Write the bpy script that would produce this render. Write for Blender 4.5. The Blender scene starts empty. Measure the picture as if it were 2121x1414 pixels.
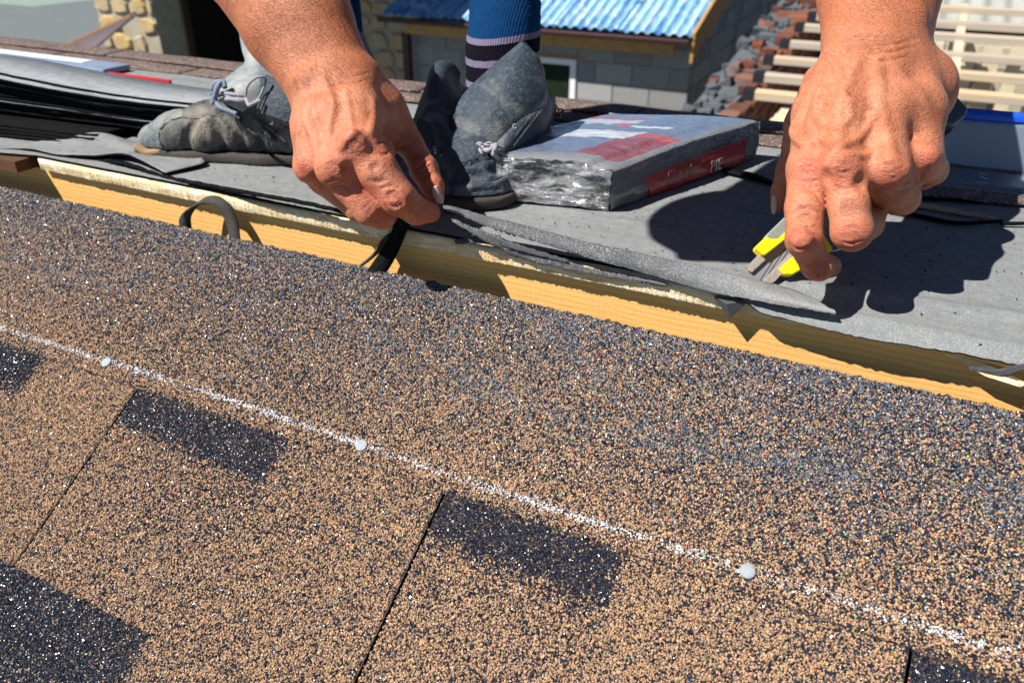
import bpy, bmesh, math, random
import numpy as np
from mathutils import Vector, Matrix
random.seed(7); rng = np.random.default_rng(7)
sc = bpy.context.scene
COL = sc.collection
R = math.radians

# ------------------------------------------------------------------ camera, light
F_PX, CX, CY = 1658.0, 1060.5, 707.0            # focal length and centre in photo pixels
PITCH, AZ = R(29.5), R(63.7)
fh = np.array([-math.cos(AZ), math.sin(AZ), 0.0])
RT = np.array([fh[1], -fh[0], 0.0])
FW = fh*math.cos(PITCH)+np.array([0, 0, -math.sin(PITCH)])
UP = fh*math.sin(PITCH)+np.array([0, 0, math.cos(PITCH)])
CAM = np.array([0.0, -0.575, 0.27])
cd = bpy.data.cameras.new('camera'); cam = bpy.data.objects.new('camera', cd); COL.objects.link(cam)
cam.matrix_world = Matrix(((RT[0], UP[0], -FW[0], CAM[0]), (RT[1], UP[1], -FW[1], CAM[1]), (RT[2], UP[2], -FW[2], CAM[2]), (0, 0, 0, 1)))
cd.sensor_width = 36; cd.lens = 36*F_PX/2121; cd.clip_start = 0.01; cd.clip_end = 900
cd.dof.use_dof = True; cd.dof.focus_distance = 0.60; cd.dof.aperture_fstop = 10.0
sc.camera = cam
SUN = np.array([0.43, 0.46, -0.785]); SUN /= np.linalg.norm(SUN)    # the way the light travels
w = bpy.data.worlds.new('World'); sc.world = w; w.use_nodes = True
nt = w.node_tree; bg = nt.nodes['Background']; sky = nt.nodes.new('ShaderNodeTexSky')
sky.sky_type = 'NISHITA'; sky.sun_disc = False; sky.air_density = .55; sky.dust_density = .1; sky.altitude = 1200
sky.sun_elevation = math.asin(-SUN[2]); sky.sun_rotation = math.atan2(-SUN[0], -SUN[1])
nt.links.new(sky.outputs[0], bg.inputs[0]); bg.inputs[1].default_value = 0.05
ld = bpy.data.lights.new('sun', 'SUN'); ld.energy = 5.0; ld.angle = R(0.53); ld.color = (1.0, 0.95, 0.88)
lo = bpy.data.objects.new('sun', ld); COL.objects.link(lo)
lo.rotation_euler = Vector(SUN).to_track_quat('-Z', 'Y').to_euler(); lo.location = (-3, -3, 6)
sc.view_settings.view_transform = 'Standard'; sc.view_settings.look = 'None'
sc.view_settings.gamma = 1; sc.view_settings.exposure = 0.72; sc.view_settings.use_curve_mapping = False
sc.render.engine = 'CYCLES'; sc.render.resolution_x = 1024; sc.render.resolution_y = 682

# ------------------------------------------------------------------ helpers
def ray(x, y): return FW+RT*(x-CX)/F_PX+UP*(CY-y)/F_PX
def P(x, y, t): return CAM+ray(x, y)*t
def onY(x, y, Y): r = ray(x, y); return CAM+r*((Y-CAM[1])/r[1])
def onZ(x, y, Z): r = ray(x, y); return CAM+r*((Z-CAM[2])/r[2])
def onX(x, y, X): r = ray(x, y); return CAM+r*((X-CAM[0])/r[0])
def pxr(r, t): return r*t/F_PX

def link(o, parent=None):
    COL.objects.link(o)
    if parent is not None: o.parent = parent; o.matrix_parent_inverse = parent.matrix_world.inverted()
    return o
def mesh(name, verts, faces, m=None, parent=None, smooth=False, uv=None):
    me = bpy.data.meshes.new(name); me.from_pydata([tuple(map(float, v)) for v in verts], [], [tuple(map(int, f)) for f in faces]); me.update()
    o = bpy.data.objects.new(name, me); link(o, parent)
    if m: me.materials.append(m)
    if smooth: me.polygons.foreach_set('use_smooth', [True]*len(me.polygons))
    return o
def fast_mesh(name, V, Q, m=None, parent=None, smooth=True):
    me = bpy.data.meshes.new(name); V = np.asarray(V, np.float32); Q = np.asarray(Q, np.int32); k = Q.shape[1]
    me.vertices.add(len(V)); me.vertices.foreach_set('co', V.ravel())
    me.loops.add(Q.size); me.loops.foreach_set('vertex_index', Q.ravel())
    me.polygons.add(len(Q)); me.polygons.foreach_set('loop_start', np.arange(0, Q.size, k, dtype=np.int32))
    me.polygons.foreach_set('loop_total', np.full(len(Q), k, np.int32))
    me.update(calc_edges=True); me.validate()
    me.polygons.foreach_set('use_smooth', [smooth]*len(me.polygons))
    if m: me.materials.append(m)
    o = bpy.data.objects.new(name, me); link(o, parent); return o
def tag(o, label=None, cat=None, group=None, kind=None):
    if label: o['label'] = label
    if cat: o['category'] = cat
    if group: o['group'] = group
    if kind: o['kind'] = kind
    return o
def empty(name, loc, label, cat, group=None):
    o = bpy.data.objects.new(name, None); COL.objects.link(o); o.location = tuple(map(float, loc)); o.empty_display_size = .05
    bpy.context.view_layer.update(); return tag(o, label, cat, group)
def box(name, lo, hi, m, parent=None, jit=0.0, bevel=0.0):
    x0, y0, z0 = lo; x1, y1, z1 = hi
    v = [[x0, y0, z0], [x1, y0, z0], [x1, y1, z0], [x0, y1, z0], [x0, y0, z1], [x1, y0, z1], [x1, y1, z1], [x0, y1, z1]]
    if jit: v = [[c+random.uniform(-jit, jit) for c in p] for p in v]
    f = [(0, 3, 2, 1), (4, 5, 6, 7), (0, 1, 5, 4), (1, 2, 6, 5), (2, 3, 7, 6), (3, 0, 4, 7)]
    o = mesh(name, v, f, m, parent)
    if bevel:
        b = o.modifiers.new('bevel', 'BEVEL'); b.width = bevel; b.segments = 2
    return o
def frame_box(name, c, ax, ay, az, hx, hy, hz, m, parent=None, bevel=0.0, taper=1.0):
    c = np.array(c, float); v = []
    for sz in (-1, 1):
        for sx, sy in ((-1, -1), (1, -1), (1, 1), (-1, 1)):
            k = taper if sz > 0 else 1
            v.append(c+np.array(ax)*hx*sx*k+np.array(ay)*hy*sy*k+np.array(az)*hz*sz)
    f = [(0, 3, 2, 1), (4, 5, 6, 7), (0, 1, 5, 4), (1, 2, 6, 5), (2, 3, 7, 6), (3, 0, 4, 7)]
    o = mesh(name, v, f, m, parent)
    bm = bmesh.new(); bm.from_mesh(o.data); bmesh.ops.recalc_face_normals(bm, faces=bm.faces); bm.to_mesh(o.data); bm.free()
    if bevel:
        b = o.modifiers.new('bevel', 'BEVEL'); b.width = bevel; b.segments = 2
    return o
def unit(v): v = np.array(v, float); return v/np.linalg.norm(v)
def catmull(pts, n):
    p = np.array(pts, float); k = len(p)
    if k == 2: return p[0]+(p[1]-p[0])*np.linspace(0, 1, n)[:, None]
    q = np.vstack([2*p[0]-p[1], p, 2*p[-1]-p[-2]])
    out = []
    for s in np.linspace(0, k-1-1e-6, n):
        i = int(s); u = s-i; a, b, c, d = q[i], q[i+1], q[i+2], q[i+3]
        out.append(.5*((2*b)+(-a+c)*u+(2*a-5*b+4*c-d)*u*u+(-a+3*b-3*c+d)*u**3))
    return np.array(out)
def noisy_line(n, amp, seed, rough=.6):
    r = np.random.default_rng(seed); x = np.linspace(0, 1, n); o = np.zeros(n)
    for i in range(8):
        f = 3*2**i; p = r.random(f+2)*2-1; o += np.interp(x*f, np.arange(f+2), p)*rough**i
    return amp*o
def loft(name, rows, nu, nv, thick, m, parent=None, noise=0.0, nscale=60, smooth=True, offset=-1, rim=None, rag=0.0):
    """a sheet through rows of points (each row a curve), given real thickness"""
    rr = [catmull(r, nu) for r in rows]
    G = np.stack([catmull([r[i] for r in rr], nv) for i in range(nu)], 1)     # nv,nu,3
    if rag:
        for e_, i_ in ((0, 1), (-1, -2)):
            d_ = G[e_]-G[i_]; d_ /= np.linalg.norm(d_, axis=1)[:, None]+1e-9; G[e_] = G[e_]+d_*(noisy_line(nu, rag, int(abs(G[0, 0, 0])*1e4)+e_+7, .85)+rng.normal(0, rag*.25, nu))[:, None]
    V = G.reshape(-1, 3)
    if noise:
        ph = rng.random((6, 3))*6
        for j in range(6):
            kx = unit(rng.normal(size=3))*nscale*(1+j*.7)
            V = V+unit(rng.normal(size=3))*noise/(1+j*.8)*np.sin(V@kx+ph[j, 0])[:, None]
    F = [(j*nu+i, j*nu+i+1, (j+1)*nu+i+1, (j+1)*nu+i) for j in range(nv-1) for i in range(nu-1)]
    o = fast_mesh(name, V, F, m, parent, smooth)
    if rim: o.data.materials.append(rim)
    if thick:
        s = o.modifiers.new('solid', 'SOLIDIFY'); s.thickness = thick; s.offset = offset
        if rim: s.material_offset_rim = 1
    return o
def tube(name, pts, rad, m, parent=None, n=40, seg=8, taper=None):
    c = catmull(pts, n) if len(pts) > 1 else np.array(pts)
    V = []; up = np.array([.13, .21, .97])
    for i in range(n):
        t = unit(c[min(i+1, n-1)]-c[max(i-1, 0)]); a = unit(np.cross(t, up)); b = np.cross(t, a)
        r = rad if taper is None else rad*(1+(taper-1)*i/(n-1))
        for k in range(seg):
            th = 2*math.pi*k/seg; V.append(c[i]+a*r*math.cos(th)+b*r*math.sin(th))
    Fc = [(i*seg+k, i*seg+(k+1) % seg, (i+1)*seg+(k+1) % seg, (i+1)*seg+k) for i in range(n-1) for k in range(seg)]
    return fast_mesh(name, V, Fc, m, parent)

# --- materials
class N:
    def __init__(s, name):
        s.m = bpy.data.materials.new(name); s.m.use_nodes = True; s.t = s.m.node_tree; s.b = s.t.nodes['Principled BSDF']
        s.co = s.t.nodes.new('ShaderNodeTexCoord').outputs['Object']
    def new(s, t, **kw):
        n = s.t.nodes.new(t)
        for k, v in kw.items():
            if k in ('op',): n.operation = v
            elif hasattr(n, k): setattr(n, k, v)
        return n
    def put(s, inp, v):
        if isinstance(v, bpy.types.NodeSocket): s.t.links.new(v, inp)
        elif v is not None:
            if hasattr(inp.default_value, '__len__') and len(inp.default_value) == 4 and len(v) == 3: v = (*v, 1)
            inp.default_value = v
    def mapping(s, scale=(1, 1, 1), rot=(0, 0, 0), co=None):
        n = s.new('ShaderNodeMapping'); s.put(n.inputs[0], co or s.co); n.inputs['Scale'].default_value = scale; n.inputs['Rotation'].default_value = rot
        return n.outputs[0]
    def noise(s, scale, detail=4, rough=.55, co=None, dist=0.0):
        n = s.new('ShaderNodeTexNoise'); s.put(n.inputs['Vector'], co or s.co); n.inputs['Scale'].default_value = scale
        n.inputs['Detail'].default_value = detail; n.inputs['Roughness'].default_value = rough; n.inputs['Distortion'].default_value = dist
        return n.outputs[0]
    def voro(s, scale, feature='F1', co=None, out='Distance', rand=1.0):
        n = s.new('ShaderNodeTexVoronoi'); n.feature = feature; s.put(n.inputs['Vector'], co or s.co); n.inputs['Scale'].default_value = scale
        n.inputs['Randomness'].default_value = rand
        return n.outputs[out]
    def ramp(s, fac, stops, interp='LINEAR'):
        n = s.new('ShaderNodeValToRGB'); s.put(n.inputs[0], fac); e = n.color_ramp.elements; n.color_ramp.interpolation = interp
        while len(e) < len(stops): e.new(.5)
        for el, (p, c) in zip(e, stops):
            el.position = p; el.color = (*c, 1) if len(c) == 3 else c
        return n.outputs[0]
    def mix(s, f, a, b, mode='MIX'):
        n = s.new('ShaderNodeMix', data_type='RGBA', blend_type=mode); s.put(n.inputs[0], f); s.put(n.inputs[6], a); s.put(n.inputs[7], b)
        return n.outputs[2]
    def math(s, op, a, b=None, c=None, clamp=False):
        n = s.new('ShaderNodeMath'); n.operation = op; n.use_clamp = clamp; s.put(n.inputs[0], a)
        if b is not None: s.put(n.inputs[1], b)
        if c is not None: s.put(n.inputs[2], c)
        return n.outputs[0]
    def attr(s, name, typ='GEOMETRY', out='Color'):
        n = s.new('ShaderNodeAttribute'); n.attribute_name = name; n.attribute_type = typ; return n.outputs[out]
    def sep(s, co=None):
        n = s.new('ShaderNodeSeparateXYZ'); s.put(n.inputs[0], co or s.co); return n.outputs
    def bump(s, h, dist=.001, strength=1.0, prev=None):
        n = s.new('ShaderNodeBump'); s.put(n.inputs['Height'], h); n.inputs['Distance'].default_value = dist; n.inputs['Strength'].default_value = strength
        if prev is not None: s.put(n.inputs['Normal'], prev)
        return n.outputs[0]
    def done(s, color=None, rough=.6, spec=.5, normal=None, metal=0.0, **kw):
        s.put(s.b.inputs['Base Color'], color); s.put(s.b.inputs['Roughness'], rough); s.put(s.b.inputs['Specular IOR Level'], spec)
        s.put(s.b.inputs['Metallic'], metal)
        if normal is not None: s.put(s.b.inputs['Normal'], normal)
        for k, v in kw.items(): s.put(s.b.inputs[k.replace('_', ' ')], v)
        return s.m

def m_grain():
    n = N('grain'); a = n.attr('gcol', 'INSTANCER'); al = n.attr('gcol', 'INSTANCER', 'Alpha')
    return n.done(a, al, .7)
def m_shingle(name='shingle_top', tan=.55, sc_=620):
    n = N(name); c = n.voro(sc_, out='Color'); s = n.sep(c)[0]; d = n.voro(sc_)
    big = n.noise(9, 3); s2 = n.math('ADD', s, n.math('MULTIPLY', n.math('SUBTRACT', big, .5), .5))
    col = n.ramp(s2, [(0, (.006, .007, .010)), (1-tan-.06, (.012, .014, .02)), (1-tan, (.07, .042, .026)), (.9, (.12, .07, .045)), (.97, (.16, .13, .12))], 'LINEAR')
    return n.done(col, .75, .4, n.bump(d, .0009, .9))
def m_bitumen():
    n = N('bitumen'); d = n.voro(900); z = n.noise(300, 4)
    col = n.ramp(z, [(.3, (.004, .004, .005)), (.7, (.012, .012, .013))])
    return n.done(col, .95, .06, n.bump(n.math('ADD', d, z), .0006, .8))
def m_felt(name='felt', base=(.30, .315, .31), lo_=(.15, .16, .17)):
    n = N(name); f = n.noise(950, 3, .75); md = n.noise(90, 5, .65); st = n.noise(20, 5, .6, n.mapping((.35, 3.2, 1)))
    spots = n.math('GREATER_THAN', n.math('SUBTRACT', 1.0, n.voro(70)), .9)
    sp2 = n.voro(75); fl = n.math('LESS_THAN', sp2, .10); grp = n.math('GREATER_THAN', n.noise(9, 2), .52); fl = n.math('MULTIPLY', fl, grp)
    c = n.mix(n.ramp(f, [(.35, (0, 0, 0)), (.66, (1, 1, 1))]), lo_, base)
    c = n.mix(n.ramp(f, [(.62, (0, 0, 0)), (.72, (.8, .8, .8))]), c, (.60, .585, .53))
    c = n.mix(n.ramp(md, [(.3, (.5, .5, .5)), (.6, (0, 0, 0))]), c, (.13, .14, .155))
    c = n.mix(n.ramp(st, [(.25, (.6, .6, .6)), (.45, (0, 0, 0))]), c, (.09, .10, .115))
    c = n.mix(fl, c, (.012, .012, .014))
    return n.done(c, .85, .3, n.bump(n.math('ADD', f, n.math('MULTIPLY', md, .8)), .0006, .9))
def m_granfelt():
    n = N('felt_cut_edge'); s = n.noise(850, 3, .75)
    c = n.ramp(s, [(.3, (.015, .017, .022)), (.47, (.065, .07, .08)), (.60, (.20, .205, .205)), (.70, (.48, .46, .42))])
    c = n.mix(n.ramp(n.noise(45, 4), [(.35, (.6, .6, .6)), (.6, (0, 0, 0))]), c, (.05, .055, .07))
    fx = n.math('MULTIPLY', n.math('ADD', n.sep()[0], .17), 8.0, None, True); c = n.mix(fx, c, n.ramp(s, [(.35, (.15, .16, .17)), (.6, (.30, .31, .31))]))
    return n.done(c, .7, .5, n.bump(s, .0007, .9))
def m_wood(name='pine', c1=(.88, .54, .19), c2=(.64, .31, .07), axis=0, sc_=1.0):
    n = N(name); st = [14*sc_]*3; st[axis] = .9*sc_
    co = n.mapping(tuple(st)); big = n.noise(6, 3, .5, co, .6)
    rings = n.new('ShaderNodeTexWave', wave_type='BANDS', bands_direction='Z'); n.put(rings.inputs[0], n.mapping((.8*sc_, 6*sc_, 1*sc_)))
    rings.inputs['Scale'].default_value = 62; rings.inputs['Distortion'].default_value = 3.2; rings.inputs['Detail'].default_value = 2; rings.inputs['Detail Scale'].default_value = .35
    fine = n.noise(30, 4, .7, n.mapping(tuple(x*1.6 for x in st)))
    saw = n.noise(60, 2, .5, n.mapping((9*sc_, 1, 1*sc_)))
    c = n.mix(n.ramp(rings.outputs[0], [(.35, (0, 0, 0)), (.95, (.42, .42, .42))]), c1, c2)
    c = n.mix(n.ramp(fine, [(.3, (.45, .45, .45)), (.7, (0, 0, 0))]), c, c2)
    c = n.mix(n.ramp(big, [(.5, (0, 0, 0)), (.8, (.5, .5, .5))]), c, (.88, .52, .16))
    return n.done(c, .65, .3, n.bump(n.math('ADD', fine, n.math('MULTIPLY', saw, .6)), .0006, .6))
def m_osb(sc_=1.0):
    n = N('osb'); v = n.voro(150*sc_, out='Color', co=n.mapping((.45, 1.6, 2.2))); s = n.sep(v)[0]; f = n.noise(700*sc_, 3, .6)
    c = n.ramp(s, [(0, (.66, .46, .22)), (.4, (.78, .62, .36)), (.8, (.84, .72, .48)), (1, (.88, .78, .56))])
    c = n.mix(n.ramp(f, [(.24, (.7, .7, .7)), (.36, (0, 0, 0))]), c, (.38, .22, .09))
    return n.done(c, .75, .3, n.bump(n.math('ADD', f, s), .0012, .9))
def m_skin():
    n = N('skin'); k = n.attr('red'); ks = n.sep(k)
    mott = n.noise(45, 7, .68); fine = n.noise(420, 4, .6); wr = n.noise(260, 3, .6, n.mapping((1, 1, 2.8)), 1.0); cell = n.voro(900, 'DISTANCE_TO_EDGE')
    c = n.mix(n.ramp(mott, [(.3, (0,)*3), (.7, (1,)*3)]), (.42, .130, .058), (.64, .270, .155))
    c = n.mix(n.math('MULTIPLY', ks[0], .8), c, (.55, .14, .085))
    c = n.mix(n.math('MULTIPLY', ks[1], .85), c, (.37, .118, .046))
    c = n.mix(n.ramp(fine, [(.25, (.3, .3, .3)), (.6, (0, 0, 0))]), c, (.36, .11, .05))
    c = n.mix(n.math('MULTIPLY', ks[2], .8), c, (.30, .10, .06))  # third channel: dark spots and painted crease shade
    h = n.math('ADD', n.math('MULTIPLY', wr, 1.0), n.math('MULTIPLY', fine, .5)); nb = n.bump(h, .0014, .85)
    nb = n.bump(n.math('MINIMUM', cell, .12), .0006, .5, nb)
    return n.done(c, n.ramp(mott, [(.3, (.52, .52, .52)), (.7, (.38, .38, .38))]), .42, nb, Subsurface_Weight=.08, Subsurface_Radius=(.006, .0022, .0012), Subsurface_Scale=1.0)
def m_leather(name, c1, c2, dust, amt=.5):
    n = N(name); a = n.noise(26, 6, .65); b = n.noise(240, 5, .65); d = n.noise(11, 4, .6, dist=1.5); cr = n.voro(120, 'DISTANCE_TO_EDGE', n.mapping((1, 1, 1)))
    c = n.mix(a, c1, c2); nz = n.new('ShaderNodeNewGeometry')
    c = n.mix(n.ramp(d, [(.62-amt*.35, (0, 0, 0)), (.72-amt*.1, (.9, .9, .9))]), c, dust)
    c = n.mix(n.ramp(b, [(.52, (0, 0, 0)), (.75, (.5, .5, .5))]), c, dust)
    c = n.mix(n.ramp(b, [(.25, (.6, .6, .6)), (.42, (0, 0, 0))]), c, c1)
    crk = n.noise(55, 5, .6, n.mapping((1, 1, 1.8)), 2.4); h = n.math('ADD', n.math('MULTIPLY', b, .8), n.math('MULTIPLY', n.math('ABSOLUTE', n.math('SUBTRACT', crk, .5)), 2.2)); h = n.math('ADD', h, a)
    return n.done(c, n.ramp(b, [(.3, (.45,)*3), (.7, (.75,)*3)]), .45, n.bump(h, .0016, .8))
def m_plain(name, col, rough=.6, var=.25, scale=30, metal=0.0, bump=.0005, spec=.5, bscale=None, coat=0):
    n = N(name); z = n.noise(scale, 5, .6); z2 = n.noise(bscale or scale*6, 4, .6)
    c = n.mix(z, tuple(x*(1-var) for x in col), tuple(min(1, x*(1+var)) for x in col))
    return n.done(c, rough, spec, n.bump(z2, bump, .6), metal, Coat_Weight=coat)
def m_knit(name, col, sc_=900, amp=.0006):
    n = N(name); wv = n.new('ShaderNodeTexWave', wave_type='BANDS', bands_direction='X'); n.put(wv.inputs[0], n.co); wv.inputs['Scale'].default_value = sc_/6; wv.inputs['Distortion'].default_value = .5
    z = n.noise(500, 3, .6); c = n.mix(z, tuple(x*.7 for x in col), tuple(x*1.25 for x in col))
    return n.done(c, .9, .15, n.bump(n.math('ADD', wv.outputs[0], z), amp, .8), Sheen_Weight=.3)

MAT = dict(grain=m_grain(), shingle=m_shingle(), bitumen=m_bitumen(), felt=m_felt(), feltedge=m_granfelt(), pine=m_wood(), osb=m_osb(), skin=m_skin(), torn=m_plain('torn_felt', (.055, .058, .065), .85, .7, 350, 0, .0006))

# ------------------------------------------------------------------ near roof slope
TH = R(29.7); TN = math.tan(TH); A0 = -0.02633
NRM = np.array([0, -math.sin(TH), math.cos(TH)]); DN = np.array([0, -math.cos(TH), -math.sin(TH)])
def SL(X, y, h=0.0):
    X = np.asarray(X, float); y = np.asarray(y, float); X, y = np.broadcast_arrays(X, y)
    return np.stack([X, y, A0+TN*y], -1)+NRM*np.asarray(h)[..., None]
def slab(name, X0, X1, y0, y1, h0, h1, m, parent=None, n=60, rag=0.0008, wave=0.0):
    """a sheet lying on the slope from y0 (upper) to y1 (lower), with slightly ragged edges"""
    xs = np.linspace(X0, X1, n); ys = np.linspace(y0, y1, 8)
    def ripple(x, y): return wave*np.sin(x*31+y*17)*np.cos(y*40)
    V = []; 
    for h in (h1, h0):
        for j, y in enumerate(ys):
            jy = rng.normal(0, rag, n) if j in (0, 7) else 0
            V.append(SL(xs, y+jy, h-.0006+ripple(xs, y)))
    V = np.concatenate(V); m_ = 8; F = []
    for L in (0, 1):
        for j in range(m_-1):
            for i in range(n-1):
                a = L*m_*n+j*n+i; q = (a, a+n, a+n+1, a+1); F.append(q if L == 0 else q[::-1])
    T = m_*n
    for i in range(n-1):
        F.append((i, i+1, T+i+1, T+i)); a = (m_-1)*n+i; F.append((a+1, a, T+a, T+a+1))
    for j in range(m_-1):
        a = j*n; F.append((a+n, a, T+a, T+a+n)); a = j*n+n-1; F.append((a, a+n, T+a+n, T+a))
    return V, F
def proj(Pw):
    v = Pw-CAM; z = v@FW; return CX+F_PX*(v@RT)/z, CY-F_PX*(v@UP)/z

SLITS = [-1.226, -.902, -.578, -.254, .070, .394]; YCUT, YTAB = -.176, -.326
def grain_points(X0, X1, y0, y1, course):
    s = .00122; nx = int((X1-X0)/s); ny = int((y0-y1)/math.cos(TH)/s)
    gx, gy = np.meshgrid(np.arange(nx), np.arange(ny)); X = X0+(gx+.5*(gy % 2)+rng.uniform(-.42, .42, gx.shape))*s
    y = y0-(gy+rng.uniform(-.42, .42, gx.shape)+.5)*s*math.cos(TH)
    X = X.ravel(); y = y.ravel(); pw = SL(X, y); px, py = proj(pw)
    k = (px > -260) & (px < 2380) & (py > 250) & (py < 1660) & (X > X0+rng.uniform(-.0006, .0004, X.shape)) & (X < X1-rng.uniform(-.0006, .0004, X.shape)) & (y < y0-.0004) & (y > y1+.0004)
    return X[k], y[k]
def lowf(X, y, seed, f=14.0):
    r = np.random.default_rng(seed); o = np.zeros_like(X)
    for i in range(9):
        a = r.normal(0, f, 2)*(1+i*.35); o += np.sin(X*a[0]+y*a[1]+r.uniform(0, 6.28))/(1+i*.3)
    return o/3
def grain_cols(X, y, course):
    n = len(X); u = rng.random(n); v = rng.random(n)[:, None]; C = np.zeros((n, 4))
    tan = np.array([.43, .267, .152])*(.6+.65*v)+rng.normal(0, .015, (n, 3)); dark = np.array([.010, .014, .026])*(.5+1.6*v)
    lf = lowf(X, y, 3+course)
    pt = np.full(n, .68)+.08*lf+.17*lowf(X, y, 77, 620)
    jag = .0012*lowf(X, y, 11, 260)+rng.normal(0, .0010, n)
    if course == 1:
        hl = 1/(1+np.exp(-(y+.155+jag)/.012))
        pt = pt*(1-hl)+(.52+.08*lf)*hl
        pt -= .16*np.clip((y+.10)/.08, 0, 1)
        for s0, wd in ((-.902, .2), (-.578, .175), (-.254, .145), (.070, .2), (-1.226, .2)):
            inx = 1/(1+np.exp(-(X-s0+.002)/.0006))*1/(1+np.exp((X-s0-wd+jag)/.0013))
            top = 1/(1+np.exp((y-YCUT+jag*.7-.001)/.0012))
            sl = (X-s0)/wd
            bot = 1/(1+np.exp(-(y+.206+.007*sl+jag*2.5)/.0018)); tail = np.clip((y+.285+.01*sl)/.08, 0, 1)
            pt = pt*(1-inx*top*bot*.965); pt = pt*(1-.20*inx*top*(1-bot)*tail)
    else:
        inx = 1/(1+np.exp((X+.424+jag)/.0012)); bot = 1/(1+np.exp(-(y+.398+jag)/.003))
        pt = pt*(1-inx*bot*.965)
    istan = u < pt; C[:, :3] = np.where(istan[:, None], tan, dark); C[:, 3] = np.where(istan, .75, rng.uniform(.10, .38, n))
    # grey-blue grains of the upper part: sky sheen put into the colour, plus scuffs
    u2 = rng.random(n)
    if course == 1:
        dusty = np.clip((y+.16)/.13, 0, 1)*.34+.20*np.clip((y+.05)/.03, 0, 1)+.25*np.clip(lowf(X, y, 21, 22)-.35, 0, 1)*(y > -.15)+.42*np.exp(-((y+.088-.012*np.sin(X*9))/.011)**2)*np.clip(lowf(X, y*2, 25, 16)+.35, 0, 1)
        d = u2 < dusty; C[d, :3] = np.array([.12, .15, .20])*(.25+1.0*v[d]); C[d, 3] = .6
    else: d = u2 < .04; C[d, :3] = .22
    u3 = rng.random(n); up_ = (y > -.165) if course == 1 else np.zeros(n, bool)
    amt = np.where(up_, .0052*np.clip((X+.75)/.5, .15, 1.3), .0009)
    for k, c in enumerate(([.55, .09, .05], [.16, .34, .16], [.62, .28, .15], [.60, .48, .25], [.2, .26, .36], [.5, .5, .48])):
        s_ = (u3 > k*amt) & (u3 < (k+1)*amt); C[s_, :3] = np.array(c)*(.7+.4*v[s_]); C[s_, 3] = .7
    if course == 1:   # chalk snapped along the nail line
        dl = np.abs(y-(-.1625)-.0012*np.sin(X*9)+rng.normal(0, .0007, n)); on = .55+.4*lowf(X, y*0, 31, 60)
        ck = (dl < .0019) & (rng.random(n) < np.clip(on-.10-.14*(X > -.12), .20, .8)); C[ck, :3] = np.array([.72, .74, .78])*(.75+.3*v[ck]); C[ck, 3] = .85
        ck = (dl < .0045) & (rng.random(n) < .09); C[ck, :3] = [.42, .42, .44]
    return np.clip(C, .003, .9)
def grain_modifier():
    g = bpy.data.node_groups.new('mineral_grains', 'GeometryNodeTree')
    g.interface.new_socket('Geometry', in_out='INPUT', socket_type='NodeSocketGeometry'); g.interface.new_socket('Geometry', in_out='OUTPUT', socket_type='NodeSocketGeometry')
    i = g.nodes.new('NodeGroupInput'); o = g.nodes.new('NodeGroupOutput'); L = g.links.new
    ico = g.nodes.new('GeometryNodeMeshIcoSphere'); ico.inputs['Radius'].default_value = 1; ico.inputs['Subdivisions'].default_value = 1
    sp = g.nodes.new('GeometryNodeSetPosition'); nz = g.nodes.new('FunctionNodeRandomValue'); nz.data_type = 'FLOAT_VECTOR'
    nz.inputs[0].default_value = (-.34,)*3; nz.inputs[1].default_value = (.34,)*3
    L(ico.outputs['Mesh'], sp.inputs['Geometry']); L(nz.outputs[0], sp.inputs['Offset'])
    sm = g.nodes.new('GeometryNodeSetMaterial'); sm.inputs['Material'].default_value = MAT['grain']; L(sp.outputs[0], sm.inputs['Geometry'])
    def na(nm, t):
        a = g.nodes.new('GeometryNodeInputNamedAttribute'); a.data_type = t; a.inputs[0].default_value = nm; return a.outputs[0]
    ip = g.nodes.new('GeometryNodeInstanceOnPoints'); L(i.outputs[0], ip.inputs['Points']); L(sm.outputs[0], ip.inputs['Instance'])
    L(na('isg', 'BOOLEAN'), ip.inputs['Selection']); L(na('grot', 'FLOAT_VECTOR'), ip.inputs['Rotation']); L(na('gscale', 'FLOAT_VECTOR'), ip.inputs['Scale'])
    j = g.nodes.new('GeometryNodeJoinGeometry'); L(ip.outputs[0], j.inputs[0]); L(i.outputs[0], j.inputs[0]); L(j.outputs[0], o.inputs[0])
    return g
GRAINS = grain_modifier()
def grained(name, X0, X1, y0, y1, h0, h1, parent, course, gy0=None, gy1=None, n=60, wave=0.0):
    V, F = slab(name, X0, X1, y0, y1, h0, h1, MAT['shingle'], n=n, wave=wave); nb = len(V)
    X, y = grain_points(X0, X1, gy0 if gy0 is not None else y0, gy1 if gy1 is not None else y1, course)
    k = len(X); G = SL(X, y, h1-.0004+rng.uniform(-.0003, .0003, k)+wave*np.sin(X*31+y*17)*np.cos(y*40))
    me = bpy.data.meshes.new(name); me.from_pydata(np.vstack([V, G]).tolist(), [], F)
    me.materials.append(MAT['shingle']); me.update()
    def at(nm, t, arr, f):
        a = me.attributes.new(nm, t, 'POINT'); a.data.foreach_set(f, arr.ravel())
    at('isg', 'BOOLEAN', np.r_[np.zeros(nb, bool), np.ones(k, bool)], 'value')
    at('gcol', 'FLOAT_COLOR', np.vstack([np.zeros((nb, 4)), grain_cols(X, y, course)]).astype(np.float32), 'color')
    at('grot', 'FLOAT_VECTOR', rng.uniform(0, 6.28, (nb+k, 3)).astype(np.float32), 'vector')
    rr = np.exp(rng.normal(0, .22, (nb+k, 1)))*.00074; at('gscale', 'FLOAT_VECTOR', (rr*rng.uniform(.75, 1.15, (nb+k, 3))).astype(np.float32), 'vector')
    o = bpy.data.objects.new(name, me); link(o, parent); md = o.modifiers.new('grains', 'NODES'); md.node_group = GRAINS
    return o

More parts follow.
